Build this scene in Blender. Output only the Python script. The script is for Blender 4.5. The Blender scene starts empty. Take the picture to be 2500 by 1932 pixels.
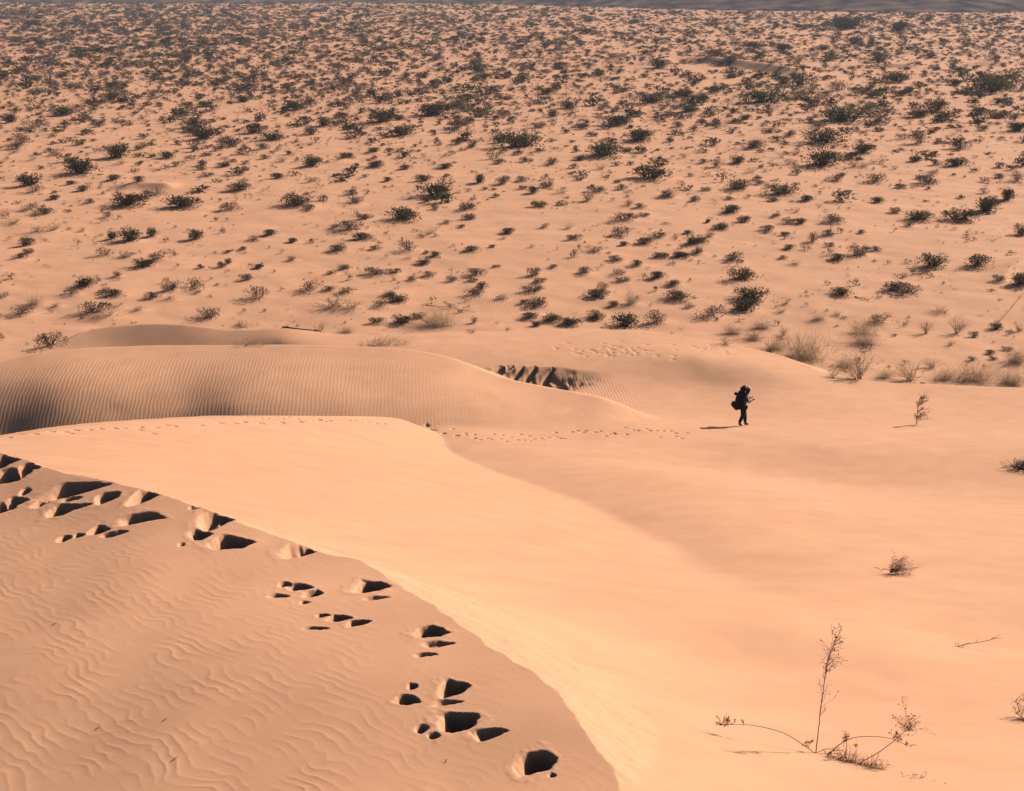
import bpy, math, random
import numpy as np
from mathutils import Vector, Matrix

# ------------------------------------------------------------------ camera, sky, sun, exposure
scene = bpy.context.scene
R = math.radians
CAM_Z, PITCH, FPX = 21.0, 16.77, 3472.0
cam_data = bpy.data.cameras.new("camera")
cam_data.sensor_width = 36.0
cam_data.lens = 50.0
cam_data.clip_start = 0.1
cam_data.clip_end = 20000
cam = bpy.data.objects.new("camera", cam_data)
scene.collection.objects.link(cam)
cam.location = (0, 0, CAM_Z)
cam.rotation_euler = (R(90 - PITCH), 0, 0)
scene.camera = cam

SUN_EL = 29.5
SUN_AZ = 52.0            # clockwise from +Y (towards +X)
world = bpy.data.worlds.new("World")
scene.world = world
world.use_nodes = True
wn = world.node_tree
wn.nodes.clear()
sky = wn.nodes.new("ShaderNodeTexSky")
sky.sky_type = 'NISHITA'
sky.sun_disc = False
sky.sun_elevation = R(SUN_EL)
sky.sun_rotation = R(SUN_AZ)
sky.dust_density = 3.0
sky.air_density = 0.6
sky.ozone_density = 0.3
bg = wn.nodes.new("ShaderNodeBackground")
bg.inputs["Strength"].default_value = 0.05
wo = wn.nodes.new("ShaderNodeOutputWorld")
wn.links.new(sky.outputs[0], bg.inputs[0])
wn.links.new(bg.outputs[0], wo.inputs[0])

sun_data = bpy.data.lights.new("sun", 'SUN')
sun_data.energy = 5.0
sun_data.angle = R(0.5)
sun_data.color = (1.0, 0.87, 0.72)
sun = bpy.data.objects.new("sun", sun_data)
scene.collection.objects.link(sun)
sd = Vector((math.sin(R(SUN_AZ)) * math.cos(R(SUN_EL)), math.cos(R(SUN_AZ)) * math.cos(R(SUN_EL)), math.sin(R(SUN_EL))))
sun.rotation_euler = sd.to_track_quat('Z', 'Y').to_euler()

scene.view_settings.view_transform = 'Standard'
scene.view_settings.look = 'None'
scene.view_settings.gamma = 1.0
scene.view_settings.use_curve_mapping = False
scene.view_settings.exposure = 0.52
scene.cycles.max_bounces = 4
scene.cycles.diffuse_bounces = 0
scene.cycles.volume_bounces = 0
scene.cycles.use_denoising = True

rng = np.random.default_rng(7)
random.seed(7)

# ------------------------------------------------------------------ helpers
def ray(px, py):
    """unit-free view direction of a place seen at (px, py) in a 2500x1932 view, scaled so that y = 1"""
    p = R(PITCH)
    X = (np.asarray(px, float) - 1250.0) / FPX
    Y = -(np.asarray(py, float) - 966.0) / FPX
    dx = X
    dy = Y * math.sin(p) + math.cos(p)
    dz = Y * math.cos(p) - math.sin(p)
    return dx / dy, dz / dy

K = 2500.0 / 2184.0
def P(vx, vy, y):
    a, c = ray(vx * K, vy * K)
    return (float(a * y), y, float(CAM_Z + c * y))

def smooth(e0, e1, x):
    t = np.clip((x - e0) / (e1 - e0), 0, 1)
    return t * t * (3 - 2 * t)

def hash2(ix, iy, seed):
    h = (ix.astype(np.int64) * 374761393 + iy.astype(np.int64) * 668265263 + seed * 1442695041) & 0xFFFFFFFF
    h = ((h ^ (h >> 13)) * 1274126177) & 0xFFFFFFFF
    h = h ^ (h >> 16)
    return (h & 0xFFFFFF).astype(np.float64) / float(0xFFFFFF)

def noise(x, y, seed=0):
    """value-gradient noise, about -1..1"""
    x = np.asarray(x, float); y = np.asarray(y, float)
    ix = np.floor(x); iy = np.floor(y)
    fx = x - ix; fy = y - iy
    ux = fx * fx * fx * (fx * (fx * 6 - 15) + 10); uy = fy * fy * fy * (fy * (fy * 6 - 15) + 10)
    def g(i, j):
        a = hash2(ix + i, iy + j, seed) * 2 * np.pi
        return np.cos(a) * (fx - i) + np.sin(a) * (fy - j)
    a = g(0, 0) * (1 - ux) + g(1, 0) * ux
    b = g(0, 1) * (1 - ux) + g(1, 1) * ux
    return (a * (1 - uy) + b * uy) * 1.5

def fbm(x, y, n=3, seed=0):
    s = 0; a = 1.0; t = 0
    for k in range(n):
        s = s + a * noise(x * 2 ** k, y * 2 ** k, seed + k * 17); t += a; a *= .5
    return s / t

class RBF:
    """thin plate spline through (x, y, z) points"""
    def __init__(self, pts, lam=1e-3, sc=20.0):
        p = np.array(pts, float)
        self.c = p[:, :2] / sc; self.sc = sc
        n = len(p)
        A = np.zeros((n + 3, n + 3))
        A[:n, :n] = self.k(self.c[:, None, 0] - self.c[None, :, 0], self.c[:, None, 1] - self.c[None, :, 1]) + lam * np.eye(n)
        A[:n, n] = 1; A[:n, n + 1:] = self.c; A[n:, :n] = A[:n, n:].T
        self.w = np.linalg.solve(A, np.r_[p[:, 2], 0, 0, 0])
    @staticmethod
    def k(dx, dy):
        r2 = dx * dx + dy * dy
        return .5 * r2 * np.log(r2 + 1e-12)
    def __call__(self, x, y):
        x = x / self.sc; y = y / self.sc
        n = len(self.c); w = self.w
        z = w[n] + w[n + 1] * x + w[n + 2] * y
        for i in range(n):
            z = z + w[i] * self.k(x - self.c[i, 0], y - self.c[i, 1])
        return z

class Line:
    """polyline in plan: signed distance (positive on the left hand side of its run), nearest point, place along it"""
    def __init__(self, pts, n_sub=3):
        p = np.array([q[:2] for q in pts], float)
        out = []
        for i in range(len(p) - 1):          # Catmull-Rom, so that the crest bends smoothly
            p0 = p[max(i - 1, 0)]; p1 = p[i]; p2 = p[i + 1]; p3 = p[min(i + 2, len(p) - 1)]
            for k in range(n_sub):
                t = k / n_sub
                out.append(.5 * (2 * p1 + (p2 - p0) * t + (2 * p0 - 5 * p1 + 4 * p2 - p3) * t * t + (3 * p1 - p0 - 3 * p2 + p3) * t ** 3))
        out.append(p[-1])
        self.p = np.array(out)
        d = np.diff(self.p, axis=0)
        self.L = np.hypot(d[:, 0], d[:, 1]); self.s0 = np.r_[0, np.cumsum(self.L)]
    def near(self, x, y):
        best = np.full(x.shape, 1e18); sd = np.zeros(x.shape); nx = np.zeros(x.shape); ny = np.zeros(x.shape); al = np.zeros(x.shape)
        for i in range(len(self.L)):
            a = self.p[i]; d = (self.p[i + 1] - a) / self.L[i]
            rx = x - a[0]; ry = y - a[1]
            t = np.clip(rx * d[0] + ry * d[1], 0, self.L[i])
            ex = rx - t * d[0]; ey = ry - t * d[1]
            q = ex * ex + ey * ey
            m = q < best
            best = np.where(m, q, best)
            cr = d[0] * ry - d[1] * rx
            sd = np.where(m, np.sign(cr) * np.sqrt(q), sd)
            nx = np.where(m, a[0] + t * d[0], nx); ny = np.where(m, a[1] + t * d[1], ny)
            al = np.where(m, self.s0[i] + t, al)
        return sd, nx, ny, al

def smax(a, b, k):
    h = np.clip(k - np.abs(a - b), 0, None)
    return np.maximum(a, b) + h * h / (4 * k)

scene.cycles.volume_step_rate = 8.0
scene.cycles.volume_max_steps = 64
# ------------------------------------------------------------------ terrain: five sand bodies, each with its own crest
A1 = [P(-420, 905, 24), P(-180, 935, 21.5), P(0, 965, 19.5), P(110, 1000, 18.5), P(215, 1022, 18), P(330, 1050, 17.2), P(430, 1083, 16.5), P(520, 1116, 16),
      P(600, 1147, 15.6), P(700, 1183, 15), P(770, 1196, 14.8), P(840, 1240, 14.1), P(940, 1303, 12.9), P(1060, 1387, 11.7), P(1130, 1430, 11.2),
      P(1190, 1480, 10.6), P(1240, 1550, 9.9), P(1290, 1620, 9.4), P(1330, 1688, 8.9), P(1375, 1770, 8.3), P(1450, 1950, 7.2)]
A_in = [P(0, 1688, 9.9), P(0, 1500, 11.5), P(0, 1300, 13.9), P(0, 1100, 17.2), P(-300, 1300, 14.2), P(600, 1688, 9.3), P(600, 1400, 11.8), P(1000, 1600, 9.7), P(300, 1200, 14.8), P(-300, 1688, 10.2), P(300, 1900, 8.1), P(1000, 1900, 7.6)]
line_A = Line(A1[::-1])          # run from near to far-left: left hand side = the ripple top
surf_A = RBF(A1 + A_in, lam=4e-4, sc=8)

toe_A = [P(900, 1272, 15.6), P(940, 1300, 14.9), P(1130, 1410, 13.0), P(1300, 1520, 11.5), P(1500, 1610, 10.5), P(1660, 1688, 9.9)]
B1 = [P(-500, 1010, 29), P(-250, 965, 32.5), P(0, 935, 36), P(150, 912, 39), P(300, 900, 42), P(500, 890, 46), P(700, 888, 50), P(860, 895, 54), P(905, 914, 55), P(950, 925, 56)]
toe_B = [P(905, 915, 55), P(950, 955, 50.8), P(1050, 1005, 45.5), P(1180, 1050, 40.5), P(1300, 1100, 36), P(1440, 1170, 30.5), P(1560, 1240, 26)]
low = [P(1500, 1500, 13.6), P(1740, 1600, 11.8), P(1700, 1350, 18.5), P(1500, 1400, 17)]
B_in = [P(0, 962, 33), P(-250, 1000, 29), P(300, 960, 35), P(400, 1000, 31.5), P(400, 1075, 24.5), P(100, 990, 29.5), P(600, 950, 40.5), P(750, 1050, 31), P(800, 1205, 19), P(1000, 1100, 30.5),
        P(1100, 1250, 21.0), P(1130, 1385, 14.2), P(900, 1000, 41)]
surf_B = RBF(B1 + toe_B + toe_A + B_in + low, lam=4e-4, sc=20)
line_B = Line(B1)                # left hand side = behind the crest
B0 = [P(-500, 985, 30.5), P(-250, 945, 34), P(0, 915, 37.7), P(150, 887, 41.2), P(300, 873, 44.5), P(430, 868, 47), P(560, 876, 48.5), P(700, 885, 50.8), P(860, 893, 54.6), P(950, 915, 57)]
line_B0 = Line(B0)

E1 = [P(-700, 790, 71), P(-300, 765, 74), P(0, 752, 76), P(130, 729, 78), P(200, 702, 79.5), P(300, 692, 79.5), P(400, 693, 79), P(500, 704, 78.5), P(700, 712, 78), P(850, 714, 78.3), P(1080, 706, 79.5),
      P(1200, 702, 80), P(1300, 703, 80), P(1450, 716, 78.5), P(1560, 735, 76.5), P(1640, 752, 75), P(1700, 772, 73), P(1760, 795, 71), P(1870, 815, 69.5),
      P(2000, 820, 69.2), P(2184, 828, 68.8), P(2500, 835, 68.5), P(3000, 850, 67.5)]
line_E = Line(E1)                # left hand side = the plain
F_in = [P(1250, 1005, 44.4), P(1420, 1005, 44.0), P(1400, 1100, 35.1), P(1550, 1100, 34.6), P(1560, 1170, 29.7), P(1700, 1170, 29.4), P(1680, 1240, 25.4), P(1800, 1240, 25.4), P(2184, 1688, 10.6), P(2184, 1500, 15.2), P(1930, 1230, 26.3), P(2184, 1250, 25.5), P(2184, 1380, 19.5), P(2600, 1300, 22), P(2600, 1000, 46.5),
        P(1580, 905, 59), P(1800, 1035, 46.6), P(1800, 960, 51.6), P(1500, 1000, 48.6), P(2184, 1040, 46), P(2184, 965, 51), P(1300, 960, 51), P(1150, 930, 54.2), P(1300, 900, 57.5),
        P(1965, 905, 60), P(2184, 900, 60.5), P(1750, 1130, 33.4), P(2100, 1130, 34.4), P(2000, 850, 66.3), P(1500, 770, 71.5), P(1300, 735, 75.6), P(1500, 745, 74.8), P(1650, 800, 69.5), P(1640, 850, 65),
        P(900, 735, 75.3), P(1100, 760, 73), P(600, 728, 76.2), (-12, 71, 1.0), (-22, 77, .35), (-19, 75.6, .0), (-24, 73, -.2), (-13, 75.5, .75), (-30, 68, -.2), (-20, 55, 0.), (-30, 50, 0.), (-9, 68, 1.0), (-8, 55, 1.6), (-2, 66.5, .9), (4, 65, 1.0), (10, 69, .75)]
surf_F = RBF(E1 + toe_B + toe_A + low + F_in, lam=6e-4, sc=20)
pit = Line([P(930, 762, 70.5), P(1000, 776, 70.8), P(1120, 782, 71.2), P(1230, 785, 71.0), P(1330, 800, 69.6), P(1420, 830, 66.8), P(1500, 855, 64.0)])   # right hand side = down into the hollow

C1 = [P(-600, 850, 57.5), P(-300, 800, 59.3), P(0, 770, 60.6), P(100, 752, 61.4), P(250, 741, 62.2), P(500, 738, 62.5), P(760, 741, 62.5), P(870, 747, 62.3), P(960, 765, 61.8), P(1060, 804, 61),
      P(1150, 825, 60.5), P(1250, 844, 60), P(1400, 873, 59), P(1500, 897, 57.6), P(1560, 918, 56)]
line_C = Line(C1)
C_in = [P(0, 830, 57.9), P(0, 880, 56.5), P(0, 905, 55.96), P(0, 920, 55.65), P(-300, 870, 56.6), P(-300, 925, 55.3), P(120, 825, 57.6), P(120, 870, 56.3), P(120, 893, 55.8), P(250, 820, 57.9), P(250, 858, 56.73), P(250, 874, 56.38),
        P(400, 860, 56.8), P(400, 870, 56.37), P(500, 800, 58.9), P(500, 866, 55.6), P(760, 820, 58.0), P(760, 884, 55.3), P(1000, 850, 57.6), P(1000, 905, 55.3),
        P(1250, 880, 58.1), P(1250, 930, 55.4), P(1500, 930, 56), (-20, 52.5, .9), (-14, 52.5, 1.6), (-10, 52, 1.8), (0, 52, 2.2), (-30, 51, -.4), (6, 51, 2.6), (13, 52, 2.3)]
surf_C = RBF(C1 + C_in, lam=1.6e-4, sc=20)

# a few low banks out on the flat: (line in view, height, half width)
BANKS = [([(690, 128), (640, 134), (590, 145), (520, 150)], 0, 0)]

def plain_z(x, y):
    z = .24 * fbm(x / 34, y / 34, 2, 3) + .10 * noise(x / 7.5, y / 6.2, 11) + .045 * noise(x / 2.6 + y / 9, y / 2.2, 23) + .010 * noise(x / .9, y / .8, 5)
    return z - .12 - .2 * smooth(95, 85, y)

_banks = []
def bank(pts, h, wl, wr):
    """a long low bank of sand: steep towards the left, gentle to the right"""
    L = Line([(lambda a, c: (a * (-CAM_Z / c), -CAM_Z / c))(*[float(v) for v in ray(px, py)]) for px, py in pts])
    _banks.append((L, h, wl, wr))
bank([(1560, 168), (1640, 154), (1770, 156), (1940, 182), (1990, 196)], 1.5, 3.0, 16)
bank([(2060, 166), (2160, 162), (2260, 168)], .8, 3.0, 10)
bank([(2420, 166), (2500, 150), (2620, 146)], 1.6, 3.5, 14)
bank([(280, 462), (340, 457), (440, 458)], .55, 1.1, 5)
bank([(2440, 690), (2480, 645), (2530, 620)], .25, .7, 3)

def sand_noise(x, y):
    return .035 * noise(x / 6, y / 8, 31) + .01 * noise(x / 1.6, y / 2.4, 37)

DENTS = []   # x, y, half width, half length, rotation, depth, seed
def height(x, y, dents=True, full=False):
    x = np.asarray(x, float); y = np.asarray(y, float)
    pl = plain_z(x, y)
    for L, h, wl, wr in _banks:
        s, _, _, al = L.near(x, y)
        e = smooth(0, .25, al / L.s0[-1]) * smooth(1, .75, al / L.s0[-1])
        pl = pl + h * e * np.where(s > 0, np.clip(1 - s / wr, 0, 1) ** 2, np.clip(1 + s / wl, 0, 1))
    out = pl.copy(); own = np.zeros(x.shape, int)
    m = y < 92
    if m.any():
        X = x[m]; Y = y[m]
        def sub(k, fn):          # run fn on a part of the points only
            return fn(X[k], Y[k])
        sE = np.full(X.shape, -50.); cx = X.copy(); cy = Y.copy()
        k = Y > 60
        if k.any():
            e_, ex, ey, _ = line_E.near(X[k], Y[k])
            sE[k] = e_; cx[k] = np.where(e_ > 0, ex, X[k]); cy[k] = np.where(e_ > 0, ey, Y[k])
        f = surf_F(cx, cy) - .42 * (np.sqrt(np.clip(sE, 0, None) ** 2 + .15 ** 2) - .15) + sand_noise(X, Y) * smooth(12, 30, Y)
        k = (Y > 60) & (Y < 78) & (X > -14) & (X < 14)
        if k.any():
            sP, _, _, alP = pit.near(X[k], Y[k])
            T = pit.s0[-1]
            w = smooth(.0, .05, alP / T) * smooth(.62, .30, alP / T)
            dd = np.clip(-sP + .12 * noise(X[k] / .5, Y[k] / .5, 91), 0, None)
            f[k] -= np.clip(dd * .56 * (1 + .22 * noise(X[k] / .30 + Y[k] * .3, Y[k] / 1.1, 92) + .22 * noise(X[k] / .8, Y[k] / .5, 93) * smooth(.55, .3, alP / T)), 0, .95) * smooth(5.2, 2.2, dd) * w
        z = pl[m]; o = np.zeros(X.shape, int)
        o = np.where(f > z, 1, o); z = smax(z, f, .12)
        # rippled dune
        k = (Y > 47) & (Y < 80)
        if k.any():
            X_ = X[k]; Y_ = Y[k]
            sC, kx, ky, _ = line_C.near(X_, Y_)
            sp = np.clip(sC, 0, None)
            c = surf_C(np.where(sC > 0, kx, X_), np.where(sC > 0, ky, Y_)) - .42 * (np.sqrt(sp ** 2 + (.35 + .7 * smooth(2, 6, X_)) ** 2) - (.35 + .7 * smooth(2, 6, X_))) + sand_noise(X_, Y_) - 3 * smooth(51, 47, Y_) - .9 * smooth(3.5, 8.0, X_)
            o[k] = np.where(c > z[k], 2, o[k]); z[k] = smax(z[k], c, .16)
        # the ridge with the long lit face
        k = (Y > 8.5) & (Y < 66)
        if k.any():
            X_ = X[k]; Y_ = Y[k]
            sB, bx, by, _ = line_B.near(X_, Y_)
            s0, _, _, _ = line_B0.near(X_, Y_)
            b = surf_B(np.where(sB > 0, bx, X_), np.where(sB > 0, by, Y_)) - .14 * np.clip(sB, 0, None) - .5 * np.clip(s0, 0, None) + .5 * sand_noise(X_, Y_)
            o[k] = np.where((b > z[k] + .02) & (Y_ > 9), 3, o[k]); z[k] = smax(z[k], b, .08)
        # foreground dune
        k = Y < 34
        if k.any():
            X_ = X[k]; Y_ = Y[k]; z_ = z[k]
            sA, ax, ay, _ = line_A.near(X_, Y_)
            z_ = z_ - .6 * np.clip(sA, 0, 4) * smooth(30, 25, Y_)
            sf = np.clip(-sA + .035 * noise(X_ / .35, Y_ / .35, 77) + .012 * noise(X_ / .09, Y_ / .09, 78), 0, None)
            q = smooth(-1.2, .0, -sA)
            a = surf_A(np.where(sA < 0, ax, X_), np.where(sA < 0, ay, Y_)) - .60 * sf + .02 * noise(X_ / 1.3, Y_ / 1.7, 41) * (1 - q)
            # wind ripples: broad troughs with narrow bright crests
            wx = X_ + .07 * noise(X_ / .4, Y_ / .4, 51) + .03 * noise(X_ / .15, Y_ / .15, 52); wy = Y_ + .07 * noise(X_ / .4, Y_ / .45, 53)
            u = wx * .76 + wy * .65; v = -wx * .65 + wy * .76
            ph = u / .118 + .55 * noise(u / .8, v / .5, 54) + .30 * noise(u / .3, v / .25, 66)
            ph2 = (v + .5 * u) / .24 + .6 * noise(u / .4, v / .6, 55)
            c1 = (1 - np.abs(np.sin(np.pi * ph))) ** 1.6; c2 = (1 - np.abs(np.sin(np.pi * ph2))) ** 2.0
            amp = smooth(.2, 2.0, sA + .6 * noise(X_ / 1.5, Y_ / 1.5, 58)) * .75 + .25
            k1 = np.clip(.55 + .9 * noise(X_ / .42, Y_ / .5, 56), 0.05, 1.2); k2 = np.clip(.25 + .9 * noise(X_ / .35, Y_ / .42, 57), 0, 1)
            a = a + RIP * (c1 * k1 + .8 * c2 * k2 + .5 * noise(u / .3, v / .5, 65)) * amp * np.where(sA > 0, 1, 0)
            o[k] = np.where(a > z_, 4, o[k]); z[k] = smax(z_, a, .03)
        if dents and len(DENTS):
            dz = np.zeros(X.shape); fid = np.full(X.shape, -1)
            for i, (px, py, hw, hh, rot, dep, sd_, kind) in enumerate(DENTS):
                rr = 1.9 * max(hw, hh)
                mm = np.abs(X - px) < rr; mm &= np.abs(Y - py) < rr
                if not mm.any(): continue
                dx = X[mm] - px; dy = Y[mm] - py
                ca, sa = math.cos(rot), math.sin(rot)
                ux = (dx * ca + dy * sa) / hw; uy = (-dx * sa + dy * ca) / hh
                if kind: uy = uy / (1 - .32 * np.clip(ux + .1, -1, 1))
                rho = np.sqrt(ux * ux + uy * uy)
                n = (.30 * noise(ux * 1.0 + sd_, uy * 1.0 - sd_, 61) + .07 * noise(ux * 3.1 + sd_, uy * 3.1, 62))
                rho = rho * (1 + n)
                wsun = (dx * .88 + dy * .47) / max(hw, hh)
                lip = np.clip(.48 + .42 * wsun, .02, .88)
                d = -dep * (1 - smooth(lip, 1.0, rho)) * (1 + .35 * noise(ux * 1.8 + sd_, uy * 1.8, 63) + .08 * noise(ux * 6, uy * 6 + sd_, 67))
                rim = .018 * dep * np.exp(-((rho - 1.22) / .2) ** 2) * (1 + 1.0 * noise(ux * 3 + sd_, uy * 3, 64))
                cur = dz[mm]
                dz[mm] = np.where(d < -1e-4, np.minimum(cur, d), np.where(cur < -1e-4, cur, np.maximum(cur, rim)))
                if kind:
                    f_ = fid[mm]; f_[(rho < 1.02)] = i; fid[mm] = f_
            z = z + dz
            if full: fid_all = fid
        out[m] = z; own[m] = o
    if full:
        fd = np.full(x.shape, -1)
        if len(DENTS) and m.any(): fd[m] = fid_all
        return out, own, fd
    return out

RIP = .0036
def hit(px, py, ymin=7.0):
    """where the line of sight through (px, py) first meets the sand"""
    a, c = ray(px, py); a = float(a); c = float(c)
    y0 = ymin
    ys = y0 * (1.0035 ** np.arange(0, 1400))
    ys = ys[ys < 1500]
    z = height(a * ys, ys, dents=False)
    zr = CAM_Z + c * ys
    k = np.nonzero(zr < z)[0]
    if len(k) == 0: return None
    k = k[0]
    if k == 0: return (a * ys[0], ys[0], z[0])
    f0 = zr[k - 1] - z[k - 1]; f1 = zr[k] - z[k]
    t = f0 / (f0 - f1)
    y = ys[k - 1] + t * (ys[k] - ys[k - 1])
    return (a * y, y, CAM_Z + c * y)

def sight(px, py):
    x, y, z = hit(px, py)
    t = math.sqrt(x * x + y * y + (CAM_Z - z) ** 2)
    return x, y, z, t, (CAM_Z - z) / t      # place, range, sine of the depression

# footprints in the near crest: (px, py, half width px, half height px, depth factor)
PRINTS = [(5,1125,45,19,1),(68,1143,27,10,1),(20,1163,50,15,1),(180,1196,80,15,1),(262,1215,28,14,1),(350,1212,38,20,1),(38,1226,28,10,.8),(8,1242,32,10,.8),(98,1230,18,9,.8),
 (150,1246,38,14,.9),(340,1265,58,14,1),(240,1296,24,12,.9),(276,1304,34,7,.7),(155,1316,18,9,.8),(192,1308,15,6,.7),(61,1201,14,7,.6),(175,1219,25,5,.6),(196,1236,25,6,.6),
 (473,1240,13,5,.7),(522,1268,44,24,.75),(488,1307,28,13,1),(563,1325,58,16,1),(443,1330,8,6,.5),(730,1342,44,25,.75),(696,1427,16,8,.9),(730,1433,28,12,1),(764,1450,24,12,.9),(680,1455,30,6,.6),(743,1471,12,6,.5),
 (787,1503,18,7,.9),(826,1510,32,12,1),(872,1521,27,12,1),(770,1534,33,6,.7),(905,1433,46,20,1),(915,1460,35,8,.35),(1050,1543,42,19,1),(1062,1573,38,12,.4),(1037,1598,30,7,.45),
 (1104,1682,38,21,1),(1008,1676,13,9,.9),(996,1710,34,13,.8),(1090,1716,45,8,.5),(1116,1764,54,26,1),(1028,1779,18,13,.8),(1060,1797,16,10,.8),(1192,1790,42,17,.65),(1310,1862,50,30,1),(1347,1893,10,7,.5)]
for i, (px, py, w, h, k) in enumerate(PRINTS):
    x, y, z, t, s = sight(px, py)
    hw = w * t / FPX * 1.02; hh = h * t / FPX / s * 1.0
    dep = min(.24, 1.05 * min(hw, hh) + .02) * k
    rot = .12 * math.sin(i * 2.3) if w < 60 else .0
    if (px, py) == (996, 1710): rot = -.5
    DENTS.append((x, y, hw, hh, rot, dep, i * 3.7, 1))
n_print = len(DENTS)
# small prints along the far crest and across the flat to the walker
small = []
r_ = random.Random(3)
for vx, vy in [(20,932),(45,926),(75,925),(110,920),(135,921),(160,917),(190,916),(215,914),(245,913),(262,912),(298,910),(330,911),(355,906),(372,908),(430,906),(470,902),(500,902),(520,899),(555,902),(600,900),(640,898),(680,894),(700,896)]:
    small.append((vx, vy + 1, 6.5, 3.0, 1))
for vx, vy in [(150,925),(295,917),(325,925)]: small.append((vx, vy, 8, 3.5, 1))
for k in range(26): small.append((430 + k * 15.5 + r_.uniform(-5, 5), 884 + .040 * (k * 15) + r_.uniform(-2, 5), 4.5, 1.8, .5))
for k in range(62):
    f = k / 61
    vx = 905 + f * 560; base = 912 + 14 * smooth(0, .25, f) + 6 * math.sin(f * 7) + (6 if .3 < f < .7 else 0)
    small.append((vx + r_.uniform(-6, 6), float(base) + r_.choice((-6, 5)) + r_.uniform(-3, 3), 4.2, 1.8, .75))
for k in range(0): small.append((1478 + k * 13, 912 - k * .6 + r_.uniform(-5, 3), 4, 1.7, .6))
for vx, vy, w, h, k in small:
    q = sight(vx * K, vy * K)
    x, y, z, t, s = q
    if vx < 860 and y > 52.5: continue
    hw = w * t / FPX * 1.2; hh = h * t / FPX / s
    DENTS.append((x, y, min(hw, .22), min(max(hh, .12), .2), r_.uniform(-.4, .4), .11 * k, vx, 0))
# trampled sand behind the hollow
for k in range(75):
    if k < 55: vx, vy = r_.gauss(1320, 60), 748 + r_.gauss(0, 8)
    else: vx, vy = r_.gauss(1520, 35), 744 + r_.gauss(0, 4)
    x, y, z, t, s = sight(vx * K, vy * K)
    DENTS.append((x, y, r_.uniform(.12, .2), r_.uniform(.14, .26), r_.uniform(-.5, .5), .045, vx, 0))
# slumps where the hollow's edge broke away
for vx, vy, w, h in [(1062,792,16,7),(1105,797,9,9),(1130,803,10,10),(1165,812,9,11),(1085,785,7,4)]:
    x, y, z, t, s = sight(vx * K, vy * K)
    DENTS.append((x, y, w * t / FPX, h * t / FPX / s, -.5, .22, vx, 0))

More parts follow.
